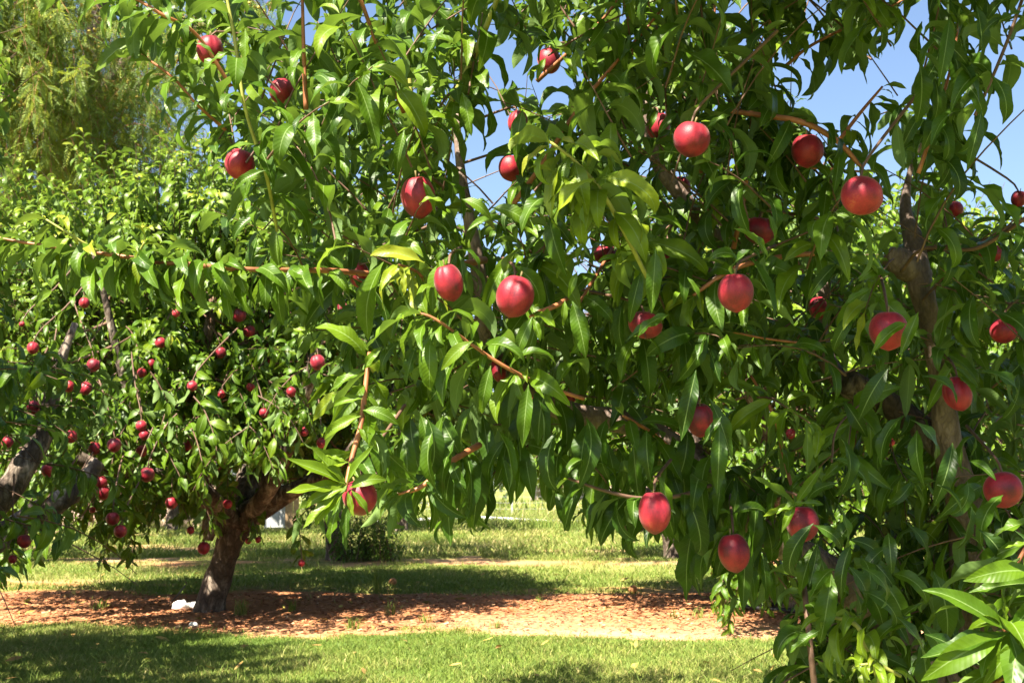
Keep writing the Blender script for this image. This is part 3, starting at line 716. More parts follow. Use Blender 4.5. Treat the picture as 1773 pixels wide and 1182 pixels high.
NEAR_PEACHES = [  # px, py, w, h, depth (None = from size), clear, lit, label
    (364, 86, 46, 52, None, 0.6, 1, 'red peach half behind leaves at the top of the near tree, nearest the pepper tree'),
    (489, 158, 46, 44, None, 0.9, 1, 'leaf-shadowed red peach high on an upright shoot, beside the bluish sky gap'),
    (415, 283, 52, 52, None, 0.85, 1, 'bright sunlit peach with a curved leaf over its top, outermost above the long bare branch'),
    (724, 340, 60, 74, 2.4, 0.85, 1, 'tall pinkish peach with one leaf lying across its side'),
    (950, 105, 40, 46, None, 0.6, 1, 'small red peach high up where two orange shoots cross'),
    (897, 212, 34, 44, 2.9, 0.5, 0, 'dark sliver of peach above the central sky gap'),
    (884, 290, 42, 46, 2.9, 0.7, 0, 'shaded dark red peach hanging in front of the central sky gap'),
    (1140, 218, 42, 48, None, 0.7, 1, 'orange-red peach just beside the large pink one, partly behind leaves'),
    (1198, 240, 64, 62, 2.35, 1.0, 1, 'large pink sunlit peach near the crown top, fully exposed'),
    (1178, 326, 37, 43, None, 0.9, 1, 'small dark striped peach below the large pink one'),
    (1397, 260, 55, 58, None, 0.95, 1, 'striped peach hanging under the arching reddish branch'),
    (1491, 338, 72, 66, 2.2, 1.0, 1, 'broad maroon peach with dark leaf shadows at the tip of the arching branch'),
    (1315, 398, 56, 48, None, 0.7, 1, 'pinkish peach showing only its top above a broad leaf'),
    (1048, 440, 42, 34, None, 0.7, 1, 'small pink peach under a curled pale leaf of the yellow-green shoot'),
    (777, 488, 50, 66, None, 0.75, 1, 'bright red peach half hidden by a hanging leaf, beside the pale young leaf cluster'),
    (892, 512, 66, 74, 2.3, 1.05, 1, 'glossy crimson peach at the centre of the tree, fully visible'),
    (1117, 562, 60, 46, None, 0.75, 1, 'flat looking red peach cut off below by a dark leaf'),
    (1274, 505, 62, 68, None, 1.0, 1, 'red peach hanging below the orange twig with a diagonal leaf shadow'),
    (1538, 571, 66, 68, 2.3, 1.0, 1, 'big fuzzy orange-red peach close to the lit knobbly limb'),
    (622, 860, 60, 62, 2.3, 0.75, 1, 'sunlit peach inside a rosette of bright leaves at the hanging twig end'),
    (1133, 885, 56, 74, 2.35, 0.85, 0, 'long shaded peach among the dark leaves of the lower fringe'),
    (1390, 905, 56, 62, 2.5, 1.0, 1, 'bright coral peach under a small tuft of leaves, low beside a limb'),
    (1270, 955, 54, 68, 2.5, 0.6, 0, 'dark peach rimmed in red, lowest of the fringe, half behind a leaf'),
    (1736, 847, 66, 62, 2.45, 0.45, 0, 'deeply shaded maroon peach beside the thick trunk fork'),
    (1658, 680, 48, 62, 2.6, 0.45, 0, 'dim crimson peach in deep shade next to the main limb'),
    (1212, 726, 46, 60, 2.6, 0.7, 0, 'dark red peach deep in shade beneath the fork of the sideways limb'),
    (1738, 572, 46, 44, 2.7, 0.7, 1, 'half lit peach peeping over a dark leaf beyond the main limb'),
    (1713, 438, 44, 34, 2.8, 0.7, 1, 'bright scarlet peach patch below the thin dark twig beyond the main limb'),
    (1655, 362, 26, 28, 3.8, 0.7, 1, 'tiny red peach between leaves just under the open sky'),
    (1764, 344, 26, 30, 3.2, 0.8, 0, 'small crimson peach against the sky at the outermost twig'),
    (1417, 532, 34, 40, 3.2, 0.6, 1, 'thin red slice of peach between the orange twig and the fuzzy orange-red peach'),
    (1155, 437, 30, 36, 3.2, 0.6, 0, 'shaded small peach inside the crown by the yellow-green shoot base'),
    (621, 474, 34, 44, 3.1, 0.6, 0, 'dull red peach behind dark leaves of the long sideways branch'),
    (863, 640, 26, 44, 3.0, 0.6, 1, 'narrow vivid red peach against the rising limb below the crimson one'),
    (930, 704, 32, 44, 3.0, 0.6, 1, 'red peach behind two broad pale leaves in the middle of the lower crown'),
    (985, 688, 26, 22, 3.6, 0.7, 1, 'tiny bright red peach just above the rough horizontal limb'),
    (1469, 756, 28, 42, 3.1, 0.6, 0, 'murky red peach in the shade below the sawn stub'),
]
rp_ = random.Random(5)
for px, py, w, h, dep, cl, lit, lab in NEAR_PEACHES:
    if dep is None: dep = min(3.6, max(2.2, 0.070 * F / max(w, h)))
    top = peach(px, py, w, h, dep, lab, G1, cl, lit, rp_)
    tgt = min(limb_pts, key=lambda q: (q - top).length)
    d = (tgt - top); d = d.normalized() * min(0.22, d.length)
    e = top + d + Vector((0, 0.05, 0.05))
    P = [Vector(s) for s in spline([tuple(top + Vector((0, 0.0, -0.004))), tuple(top + Vector((0, 0.012, 0.02)) + d * 0.15), tuple(e)], 7)]
    near_twigs.tube(P[::-1], [0.004, 0.0036, 0.0033, 0.003, 0.0028, 0.0026, 0.0022], 5, cap=False)
    leaves_on_path(near, P[::-1], rp_, 5, 0.12, 0.2, 0.3, 0.2, 1.0)
# the rosette round the hanging-twig peach and the tuft over the coral peach
for (cx, cy, dd, nl, sz, tn) in ((600, 838, 2.2, 11, 0.115, 0.62), (1378, 872, 2.42, 6, 0.10, 0.55), (1748, 1095, 1.95, 6, 0.16, 0.3)):
    c = at(cx, cy, dd)
    for i in range(nl):
        a = i * GOLD + rf.uniform(-.2, .2)
        d = Vector((math.cos(a), -0.35 + rf.uniform(-.3, .3), math.sin(a) * 0.9 + 0.05)).normalized()
        near.add(c, d, Vector((0, -0.9, 0.7)) + rnd_dir(rf) * 0.2, sz * rf.uniform(0.7, 1.1), pick_variant(rf.uniform(0.1, 0.9), rf), tn + rf.gauss(0, 0.08))
PIN0 = len(near.p)
def pin(bx, by, tx, ty, dep, tint=0.35, curl=0.55, turn=0.0, foot=1.0, lean=0.0):
    """one clearly seen leaf, from its base to its tip; lean tips the blade towards (+) or away from the viewer's side"""
    if 640 < bx < 1330 and by > 770 and dep > 2.22: dep += 0.28
    curl = min(2.0, curl * 1.7)
    a = at(bx, by, dep); c = at(tx, ty, dep - lean); d = c - a; ln = d.length
    nrm = Vector((turn, -0.8, 0.62)) ; nrm = (nrm - d.normalized() * nrm.dot(d.normalized())).normalized()
    h = curl * 0.45
    d2 = (d.normalized() * math.cos(h) + nrm * math.sin(h))
    near.add(a, d2, nrm, ln * (1.0 + 0.06 * curl), pick_variant(curl, rf), tint + rf.gauss(0, .04))
for q in [(733, 315, 752, 372, 2.3, .5), (770, 350, 722, 352, 2.28, .6, .8), (700, 225, 688, 305, 2.35, .3), (715, 230, 676, 300, 2.4, .25), (640, 100, 622, 185, 2.35, .35), (672, 165, 655, 235, 2.35, .42),
          (800, 160, 815, 235, 2.35, .4), (770, 45, 740, 110, 2.4, .3), (425, 50, 426, 120, 2.3, .45, .3), (360, 35, 310, 55, 2.3, .4, .5, .4), (270, 15, 205, 45, 2.3, .35, .3), (395, 90, 345, 145, 2.3, .5),
          (440, 250, 382, 280, 2.25, .45, .9), (460, 295, 405, 330, 2.25, .4, .5), (425, 335, 440, 300, 2.3, .4, .4), (338, 75, 372, 100, 2.3, .35),
          (905, 190, 893, 280, 2.45, .35, .8), (945, 100, 930, 140, 2.4, .4), (1175, 195, 1140, 235, 2.45, .3), (1140, 190, 1125, 225, 2.5, .3),
          (1265, 200, 1225, 225, 2.2, .4), (1330, 370, 1340, 420, 2.3, .45), (1295, 400, 1325, 445, 2.3, .45), (1270, 395, 1320, 440, 2.25, .5), (1030, 420, 1090, 440, 2.3, .7, .6), (1075, 445, 1035, 455, 2.3, .45),
          (760, 450, 768, 520, 2.3, .45), (795, 440, 805, 505, 2.4, .25), (735, 455, 640, 440, 2.25, .9, .5), (700, 470, 700, 510, 2.2, .9, .4),
          (1135, 430, 1128, 540, 2.2, .3, .4), (1110, 470, 1090, 560, 2.3, .25), (1190, 480, 1210, 525, 2.4, .4), (1085, 590, 1150, 560, 2.25, .2, .7), (1160, 545, 1100, 590, 2.2, .25, .9),
          (922, 548, 893, 625, 2.25, .3), (922, 550, 935, 590, 2.25, .4), (990, 520, 1012, 618, 2.3, .35), (978, 520, 975, 565, 2.3, .5), (1000, 470, 985, 515, 2.3, .45),
          (915, 665, 905, 772, 2.2, .32, .4), (850, 632, 832, 718, 2.2, .32, .4), (920, 665, 940, 690, 2.2, .5), (745, 585, 745, 680, 2.25, .42, 1.1), (820, 590, 765, 640, 2.2, .5, .6), (720, 600, 705, 665, 2.3, .3),
          (1250, 720, 1220, 770, 2.3, .12), (1205, 640, 1180, 760, 2.25, .12, .4), (1245, 735, 1240, 850, 2.25, .12), (1250, 810, 1240, 900, 2.3, .2, .3), (1228, 690, 1260, 790, 2.4, .1),  # lowest tints from here on paint shade on inner and fringe leaves
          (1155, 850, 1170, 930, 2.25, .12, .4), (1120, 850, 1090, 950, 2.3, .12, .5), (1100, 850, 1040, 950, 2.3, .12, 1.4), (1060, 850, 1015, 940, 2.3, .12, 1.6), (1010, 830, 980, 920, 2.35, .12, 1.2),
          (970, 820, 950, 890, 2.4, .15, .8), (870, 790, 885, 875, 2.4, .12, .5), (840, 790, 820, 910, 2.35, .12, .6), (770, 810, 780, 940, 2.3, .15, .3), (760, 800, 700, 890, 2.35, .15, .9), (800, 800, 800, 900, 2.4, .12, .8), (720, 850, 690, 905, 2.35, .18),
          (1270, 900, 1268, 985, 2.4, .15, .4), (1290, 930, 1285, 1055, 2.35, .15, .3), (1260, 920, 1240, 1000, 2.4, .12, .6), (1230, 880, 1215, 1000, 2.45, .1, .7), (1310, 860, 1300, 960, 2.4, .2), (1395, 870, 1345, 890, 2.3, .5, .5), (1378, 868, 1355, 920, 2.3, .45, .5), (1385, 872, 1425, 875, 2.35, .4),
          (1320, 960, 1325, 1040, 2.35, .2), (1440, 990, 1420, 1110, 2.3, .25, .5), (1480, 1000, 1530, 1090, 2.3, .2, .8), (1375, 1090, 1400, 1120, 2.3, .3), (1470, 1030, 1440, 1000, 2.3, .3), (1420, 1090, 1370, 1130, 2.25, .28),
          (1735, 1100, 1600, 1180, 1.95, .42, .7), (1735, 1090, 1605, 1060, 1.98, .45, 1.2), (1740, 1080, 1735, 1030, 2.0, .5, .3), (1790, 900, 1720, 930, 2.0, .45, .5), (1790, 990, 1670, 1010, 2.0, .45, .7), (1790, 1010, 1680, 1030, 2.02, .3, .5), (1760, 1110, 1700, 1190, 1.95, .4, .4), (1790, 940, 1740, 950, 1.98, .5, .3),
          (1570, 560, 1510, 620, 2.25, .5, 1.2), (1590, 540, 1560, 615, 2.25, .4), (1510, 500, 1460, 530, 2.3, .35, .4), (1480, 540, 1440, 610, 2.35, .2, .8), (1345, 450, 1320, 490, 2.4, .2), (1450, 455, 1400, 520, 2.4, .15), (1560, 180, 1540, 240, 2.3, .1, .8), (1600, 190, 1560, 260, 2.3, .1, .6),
          (1645, 30, 1625, 150, 2.1, .1, .3), (1700, 190, 1675, 295, 2.1, .12, .2), (1715, 130, 1740, 220, 2.1, .15, 1.0), (1690, 10, 1700, 110, 2.1, .08, .4), (1735, 30, 1700, 60, 2.0, .1, .5), (1770, 20, 1720, 50, 2.0, .08, .5), (1655, 100, 1690, 180, 2.15, .12, .7),  # top-right leaves, their shade put into the low tint
          (1040, 310, 1140, 380, 2.15, .75, 1.6), (1030, 310, 960, 400, 2.15, .72, 1.3), (1010, 300, 950, 370, 2.2, .7, 1.2), (800, 345, 850, 380, 2.3, .45, .8), (850, 360, 920, 400, 2.3, .4, .9),
          (605, 800, 530, 820, 2.2, .6, .4), (600, 800, 560, 790, 2.2, .62, .3), (612, 800, 625, 830, 2.2, .6, .3), (600, 845, 525, 875, 2.18, .6, .4), (598, 850, 545, 910, 2.18, .6, .5), (605, 845, 670, 830, 2.2, .55, .8), (602, 850, 612, 893, 2.15, .65, .3), (608, 848, 640, 895, 2.15, .6, .4), (590, 860, 570, 940, 2.25, .3, .4), (600, 870, 600, 950, 2.28, .25, .3),
          (635, 620, 540, 570, 2.25, .45, 1.2), (632, 640, 575, 680, 2.25, .45, .5), (630, 640, 660, 600, 2.25, .5, .4), (628, 690, 575, 700, 2.25, .45, .4), (625, 720, 560, 760, 2.25, .5, .5), (628, 710, 690, 735, 2.25, .45, .8), (618, 740, 655, 780, 2.25, .5, .4), (640, 610, 610, 580, 2.25, .55, .3)]: pin(*q)
# fringe leaves that hang from the lowest boughs, shade painted by dark tint
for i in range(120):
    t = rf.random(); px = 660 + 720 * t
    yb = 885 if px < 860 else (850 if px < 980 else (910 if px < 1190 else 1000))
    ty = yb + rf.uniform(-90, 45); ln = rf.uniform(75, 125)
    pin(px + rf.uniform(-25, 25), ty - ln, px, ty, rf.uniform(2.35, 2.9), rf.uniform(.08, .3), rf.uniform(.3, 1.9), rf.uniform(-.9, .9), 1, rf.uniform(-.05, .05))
for i in range(112):  # deep tint paints shade on top-right and lower-right leaves
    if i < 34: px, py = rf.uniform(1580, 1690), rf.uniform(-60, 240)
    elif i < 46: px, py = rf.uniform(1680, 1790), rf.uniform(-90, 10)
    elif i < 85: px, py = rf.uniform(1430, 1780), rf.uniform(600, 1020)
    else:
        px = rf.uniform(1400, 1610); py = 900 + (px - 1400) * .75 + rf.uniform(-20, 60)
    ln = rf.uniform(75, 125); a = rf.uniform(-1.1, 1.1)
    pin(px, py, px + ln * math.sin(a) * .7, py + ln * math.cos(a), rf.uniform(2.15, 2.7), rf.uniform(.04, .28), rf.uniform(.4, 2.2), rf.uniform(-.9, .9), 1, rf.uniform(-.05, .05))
PIN1 = len(near.p)
near.freeze()
near.G = np.zeros(len(near.S), int); near.G[:NBR] = 1; near.G[PIN0:PIN1] = 2

# ------------------------------------------------------------------ mid-distance peach trees
def mid_tree(base, Rr, H, label, group, trunk=None, limbs=None, nsh=330, leaf=0.135, seed=1, npart=300, tpl=None, per=(20, 28), zlow=0.72, trunkw=0.115, lo=None, off=(0, 0), slen=(0.32, 0.62), clipf=None):
    r = random.Random(seed); bx, by = base
    root = empty('peach_tree', (bx, by, 0)); tag(root, label, 'tree', group)
    store = []
    if trunk: limb(root, 'trunk', trunk, 22, 0.20, M_bark, 36, store)
    else:
        lx, ly = r.uniform(-.1, .1), r.uniform(-.1, .1)
        P = spline([(bx, by, -0.05, trunkw * 1.25), (bx + lx * .3, by + ly * .3, 0.12, trunkw), (bx + lx, by + ly, 0.42, trunkw * .93), (bx + lx * 1.5, by + ly * 1.5, 0.7, trunkw)], 20)
        MB().tube([p[:3] for p in P], [p[3] for p in P], 16, 0.16, seed).build('trunk', M_bark, root); store += [Vector(p[:3]) for p in P]
    top = store[-1]
    if limbs:
        for q in limbs: limb(root, 'limb', q, 14, 0.18, M_bark, 30, store)
    nl = 5
    a0 = r.uniform(0, 6.28)
    for i in range(nl):
        a = a0 + i * 2 * math.pi / nl + r.uniform(-.3, .3); o = Vector((math.cos(a), math.sin(a), 0)) * Rr
        rr = trunkw * r.uniform(.5, .65)
        if clipf and not limbs is None and bx < -3:
            ex, ey, _ = proj(top + o * .75 + Vector((0, 0, H * .4)))
            if ex > -60: continue
        P = spline([(*(top + Vector((0, 0, -.08))), rr), (*(top + o * .3 + Vector((0, 0, .28))), rr * .8), (*(top + o * .55 + Vector((0, 0, .75 + r.uniform(-.1, .2)))), rr * .55), (*(top + o * .75 + Vector((0, 0, H * .5))), rr * .22)], 22)
        MB().tube([p[:3] for p in P], [p[3] for p in P], 9, 0.14, seed + i).build('limb', M_bark, root); store += [Vector(p[:3]) for p in P]
    L = Leaves(); tw = MB()
    for i in range(nsh):
        rho = Rr * math.sqrt(r.uniform(0.02, 1)); a = r.uniform(0, 6.28)
        q = rho / Rr
        zmax = H - 0.45 - 0.5 * q * q; zmin = zlow + 0.35 * (1 - q) + 0.15 * math.sin(a * 3 + seed) + (0.35 if math.sin(a) < -.25 and math.cos(a) > .1 else 0)
        f = r.random(); f = f if r.random() < .5 else (f ** .5 if r.random() < .6 else f ** 2)
        z = zmin + (zmax - zmin) * f
        p = Vector((bx + off[0] + rho * math.cos(a), by + off[1] + rho * math.sin(a), z))
        o = Vector((math.cos(a), math.sin(a), 0))
        d = o * (0.25 + .6 * q) + Vector((0, 0, -0.25 + 1.35 * f)) + rnd_dir(r) * .45
        ln = r.uniform(*slen)
        if clipf:
            e = p + d.normalized() * ln * .7; ex, ey, _ = proj(e); qx, qy, _ = proj(p)
            if clipf(np.array([ex, qx]), np.array([ey, qy])).any(): continue
        if r.random() < (.4 if bx > -3 or by > 9 else .0):
            nr = min(store, key=lambda s: (s - p).length_squared)
            pm = nr.lerp(p, .5) + Vector((0, 0, -.06))
            tw.tube([Vector(s) for s in spline([tuple(nr), tuple(pm), tuple(p)], 5)], [.012, .010, .008, .006, .005], 4, cap=False)
        P = bend_path(p, d, ln, r, -0.75 + .45 * f, n=6)
        tw.tube(P, [.004, .0036, .003, .0026, .002, .0015], 3, cap=False)
        leaves_on_path(L, P, r, r.randint(*per), leaf * r.uniform(.85, 1.1), 0.03, 0.33 + .18 * f + r.gauss(0, .06), 0.45 * (0.4 + f), 1.1)
    for i in range(int(nsh * .12)):
        rho = Rr * .85 * math.sqrt(r.random()); a = r.uniform(0, 6.28)
        p = Vector((bx + off[0] + rho * math.cos(a), by + off[1] + rho * math.sin(a), H - .75 - .3 * (rho / Rr) ** 2))
        ex, ey, _ = proj(p)
        if clipf and clipf(np.array([ex]), np.array([ey - 40])).any(): continue
        P = bend_path(p, Vector((math.cos(a) * .35, math.sin(a) * .35, 1)) + rnd_dir(r) * .15, r.uniform(.45, .85), r, -.15, .05, n=7)
        ex, ey, _ = proj(P[-1])
        if clipf and clipf(np.array([ex]), np.array([ey])).any(): continue
        tw.tube(P, [.005, .0045, .004, .0033, .0026, .002, .0012], 4, cap=False)
        leaves_on_path(L, P, r, 26, leaf * .9, 0.03, 0.5, 0.4, 1.3)
    L.freeze()
    cx, cy, _ = proj_np(L.P)
    tipP = L.P + L.M[:, :, 0] * L.S[:, None] * .6 - np.array([0, 0, .4]) * L.S[:, None]
    tx, ty, _ = proj_np(tipP)
    keep = np.ones(len(L.S), bool)
    if clipf: keep &= ~clipf(cx, cy) & ~clipf(tx, ty)
    for h in BACK_SKY: keep &= ~inpoly_np(cx, cy, h) & ~inpoly_np(tx, ty, h)
    L.keep(keep)
    t = tw.build('twigs', M_twig_dark, root); t['kind'] = 'stuff'
    ALL.append((L, LO if tpl is None else tpl, LO if lo is None else lo, M_leaf, root, npart, 'leaf'))
    return root, store

G0 = 'peach trees of the orchard'
def clearing(cx, cy): return inpoly_np(cx, cy, [(555, 862), (1190, 838), (1190, 1200), (555, 1200)])
def under_t1(cx, cy):       # the open view under the crown around its fork
    return clearing(cx, cy) | inpoly_np(cx, cy, [(345, 905), (400, 880), (420, 850), (520, 835), (560, 870), (560, 1200), (340, 1200)]) | inpoly_np(cx, cy, [(60, 1010), (400, 960), (400, 1200), (60, 1200)])
D1 = 8.46
T1, st1 = mid_tree((-2.04, 8.46), 1.7, 3.25, 'peach tree with a leaning flaky-barked trunk standing beside the white bag', G0,
    trunk=[(361, 1066, D1, 56), (367, 1040, D1, 48), (378, 1000, D1, 43), (391, 960, D1, 43), (406, 920, D1, 48), (420, 890, D1, 46)],
    limbs=[[(405, 905, D1, 44), (440, 878, D1 - .05, 34), (480, 858, D1 - .1, 28), (530, 838, D1 - .2, 23), (590, 800, D1 - .4, 17), (640, 720, D1 - .5, 9)],
           [(408, 900, D1, 41), (432, 850, D1 + .1, 28), (455, 800, D1 + .2, 23), (475, 720, D1 + .2, 17), (470, 600, D1 + .2, 9)],
           [(400, 905, D1, 36), (355, 850, D1 - .2, 30), (325, 770, D1 - .4, 25), (318, 700, D1 - .5, 23), (340, 630, D1 - .55, 22), (360, 575, D1 - .6, 20), (366, 530, D1 - .6, 11)],
           [(392, 915, D1, 31), (372, 895, D1 - .05, 34), (364, 915, D1 - .1, 31), (360, 935, D1 - .12, 17)],
           [(398, 890, D1 - .1, 31), (330, 835, D1 - .5, 27), (240, 818, D1 - .9, 25), (150, 800, D1 - 1.1, 23), (90, 740, D1 - 1.2, 16)]],
    nsh=1300, seed=11, off=(-.1, .8), clipf=under_t1, slen=(0.32, 0.7))
T0, st0 = mid_tree((-3.45, 5.5), 1.8, 2.95, 'peach tree at the edge with one thick pale leaning limb', G0,
    limbs=[[(-230, 960, 5.9, 90), (-60, 900, 6.0, 70), (10, 850, 6.05, 52), (45, 800, 6.1, 44), (75, 750, 6.15, 34), (100, 640, 6.2, 22), (130, 560, 6.3, 12)],
           [(-260, 1010, 5.9, 70), (-40, 950, 6.3, 50), (60, 890, 6.5, 44), (130, 850, 6.6, 36), (170, 800, 6.7, 24)]],
    nsh=900, seed=23, off=(.12, -1.25), clipf=lambda x, y: inpoly_np(x, y, [(160, 930), (2000, 930), (2000, 1200), (-100, 1200), (-100, 1040), (60, 1020)]) | inpoly_np(x, y, [(210, 0), (2000, 0), (2000, 1200), (210, 1200)]) | ((x > 20) & (x < 2000) & (y < 600)))
T2, st2 = mid_tree((1.95, 8.5), 1.65, 3.0, 'sunlit peach tree standing directly behind the big near one', G0, nsh=1100, zlow=.45, seed=37, off=(0.05, .35), clipf=clearing)
# second and third row
def far_peach(x, y, label, seed, n=380, H=3.1, Rr=1.6):
    return mid_tree((x, y), Rr, H, label, G0, nsh=n, seed=seed, npart=0, leaf=0.15, lo=TINY, per=(16, 22), zlow=1.02)
far_peach(-2.04, 14.5, 'second-row peach tree with a pale trunk foot and leafy suckers', 41)
far_peach(1.9, 14.5, 'second-row peach tree behind the sunlit one', 43)
far_peach(-6.2, 14.5, 'second-row peach tree glimpsed low between the leaning limbs and the leaning trunk', 45)
far_peach(-2.0, 22.7, 'distant third-row peach tree with a short pale trunk', 47, 300)
far_peach(2.4, 22.7, 'distant third-row peach tree near the far white pipe', 49, 300)
far_peach(6.3, 14.5, 'second-row peach tree seen through gaps beyond the sunlit one', 51, 300)
far_peach(-6.2, 22.7, 'distant third-row peach tree in front of the pink block wall', 53, 240)

# sucker shrub at the foot of the second-row tree
sh = empty('shrub', (-1.72, 14.2, 0)); tag(sh, 'low bushy green sucker shrub at the foot of the pale second-row trunk', 'shrub')
L = Leaves(); tw = MB(); rs = random.Random(77)
for i in range(46):
    p = Vector((-1.72 + rs.uniform(-.3, .45), 14.2 + rs.uniform(-.25, .25), 0.0))
    P = bend_path(p, Vector((rs.uniform(-.5, .6), rs.uniform(-.5, .5), 1)), rs.uniform(.3, .68), rs, -.3, n=6)
    tw.tube(P, [.006, .005, .004, .003, .003, .002], 4, cap=False)
    leaves_on_path(L, P, rs, 16, 0.10, 0.1, 0.3, 0.3, 0.8)
L.freeze(); tw.build('stem', M_twig_dark, sh)['kind'] = 'stuff'
ALL.append((L, LO, LO, M_leaf, sh, 0, 'leaf'))

# ------------------------------------------------------------------ pepper tree
def frond_template(seed):
    r = random.Random(seed); V, Fq, UV = [], [], []
    def quad(a, b, c, d):
        i = len(V); V.extend([a, b, c, d]); Fq.append((i, i + 1, i + 2, i + 3)); UV.extend([(0, .5)] * 4)
    n = 11; x = z = 0.0; pts = []
    cu = r.uniform(.3, 1.1)
    for i in range(n + 1):
        t = i / n; th = cu * t; pts.append((x, z, th)); x += math.cos(th) / n; z -= math.sin(th) / n
    quad((0, -.006, 0), (0, .006, 0), (pts[n // 2][0], .005, pts[n // 2][1]), (pts[n // 2][0], -.005, pts[n // 2][1]))
    quad((pts[n // 2][0], -.005, pts[n // 2][1]), (pts[n // 2][0], .005, pts[n // 2][1]), (pts[n][0], .003, pts[n][1]), (pts[n][0], -.003, pts[n][1]))
    for i in range(1, n + 1):
        px, pz, th = pts[i]; t = i / n
        ll = .25 * (1 - .55 * abs(t - .4) / .6)
        for s in (-1, 1):
            a = rad(r.uniform(48, 62)); dz = r.uniform(-.35, .05)
            e = (px + math.cos(a) * ll * math.cos(th), s * math.sin(a) * ll, pz - math.cos(a) * ll * math.sin(th) + dz * ll)
            m = tuple((p + q) / 2 for p, q in zip((px, 0, pz), e)); w = .026
            quad((px, 0, pz), (m[0] + w * math.sin(a), m[1] - s * w * math.cos(a), m[2]), e, (m[0] - w * math.sin(a), m[1] + s * w * math.cos(a), m[2]))
    return np.array(V), np.array(Fq), np.array(UV)
FRONDS = [frond_template(i) for i in range(8)]
FR_COARSE = []
for f in FRONDS:
    V = np.array([(0, -.05, 0), (0, .05, 0), (.5, .12, -.1), (.5, -.12, -.1), (.9, .05, -.35), (.9, -.05, -.35)]); FR_COARSE.append((V, np.array([(0, 1, 2, 3), (3, 2, 4, 5)]), None))
pt = empty('pepper_tree', (-5.6, 13.2, 0)); tag(pt, 'weeping pepper tree with feathery yellow-green strands behind the peach trees', 'tree')
rq = random.Random(91)
limb(pt, 'trunk', [(-60, 1010, 13.4, 80), (-30, 800, 13.4, 66), (20, 560, 13.4, 60), (60, 380, 13.4, 56)], 16, .14, M_bark, 24)
for q in ([(55, 400, 13.4, 50), (130, 250, 13.3, 36), (210, 120, 13.0, 28), (310, 70, 12.5, 22), (420, 0, 12.0, 14), (520, -90, 12, 8)], [(50, 400, 13.4, 50), (0, 200, 13, 40), (-60, 0, 12.5, 30), (-80, -300, 12, 22)],
          [(60, 390, 13.4, 44), (150, 150, 13.6, 34), (180, -60, 13.6, 26), (260, -400, 13.2, 16)], [(130, 250, 13.3, 26), (230, 160, 12.8, 20), (280, 130, 12.4, 14), (340, 60, 12, 8)], [(50, 400, 13.4, 40), (-150, 200, 12, 34), (-250, -150, 11, 22)]):
    limb(pt, 'limb', q, 10, .12, M_bark, 26)
PL = Leaves(); ptw = MB(); pfl = []
def strand(px, py, dep, length, tint, lean=0.25):
    p = at(px, py, dep)
    d = Vector((rq.uniform(-1, 1) * lean + .08, rq.uniform(-1, 1) * lean - .1, rq.uniform(-.6, .3)))
    P = bend_path(p, d, length, rq, -2.0, .10, n=9)
    ptw.tube(P, [.003 - .002 * i / 8 for i in range(9)], 3, cap=False)
    n = int(length / .055)
    for i in range(n):
        t = (i + .5) / n; f = t * 8; j = min(int(f), 7); q = P[j].lerp(P[j + 1], f - j); T = (P[j + 1] - P[j]).normalized()
        a = i * GOLD + rq.uniform(-.4, .4); A = T.orthogonal().normalized(); B = T.cross(A)
        d = (T * rq.uniform(.3, .9) + (A * math.cos(a) + B * math.sin(a)) * .9 + Vector((0, 0, -.25))).normalized()
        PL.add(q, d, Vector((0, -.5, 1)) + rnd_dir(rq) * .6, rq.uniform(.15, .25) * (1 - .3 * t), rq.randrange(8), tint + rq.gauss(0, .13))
    if rq.random() < .06: pfl.append((P[3], rq.uniform(.10, .22)))
for i in range(560):        # the bright curtain in front
    px = rq.uniform(-120, 150 if rq.random() < .8 else 260); py = rq.uniform(-190, 250)
    if 118 < px < 215 and py < 160: continue
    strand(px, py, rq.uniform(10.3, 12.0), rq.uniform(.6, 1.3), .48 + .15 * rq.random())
for i in range(130):
    px = rq.uniform(110, 330); py = rq.uniform(60, 300)
    strand(px, py, rq.uniform(11.0, 12.4), rq.uniform(.4, .8), .35, .5)
for i in range(60):
    px = rq.uniform(200, 480); py = rq.uniform(-60, 90)
    strand(px, py, rq.uniform(11.4, 12.6), rq.uniform(.4, .8), .4, .6)
for i in range(300):        # back of the crown, a dark tint painting in its shade
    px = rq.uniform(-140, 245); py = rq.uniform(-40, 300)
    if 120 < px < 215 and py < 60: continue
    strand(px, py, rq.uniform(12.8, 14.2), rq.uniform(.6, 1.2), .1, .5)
for i in range(230):        # crown top above the frame
    px = rq.uniform(-420, 330); py = rq.uniform(-620, -120)
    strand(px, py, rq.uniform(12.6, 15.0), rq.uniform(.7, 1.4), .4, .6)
PL.freeze(); 
tq = ptw.build('twigs', M_peptwig, pt); tq['kind'] = 'stuff'
fm = MB()
for c, s in pfl:
    for k in range(26):
        q = c + Vector((rq.gauss(0, s * .45), rq.gauss(0, s * .45), rq.gauss(-s * .3, s * .6)))
        fm.box(q, (.011, .011, .011), rq.uniform(0, 3))
o = fm.build('flower_sprays', M_flower, pt); o['kind'] = 'stuff'
ALL.append((PL, FRONDS, FRONDS, M_frond, pt, 300, 'frond'))

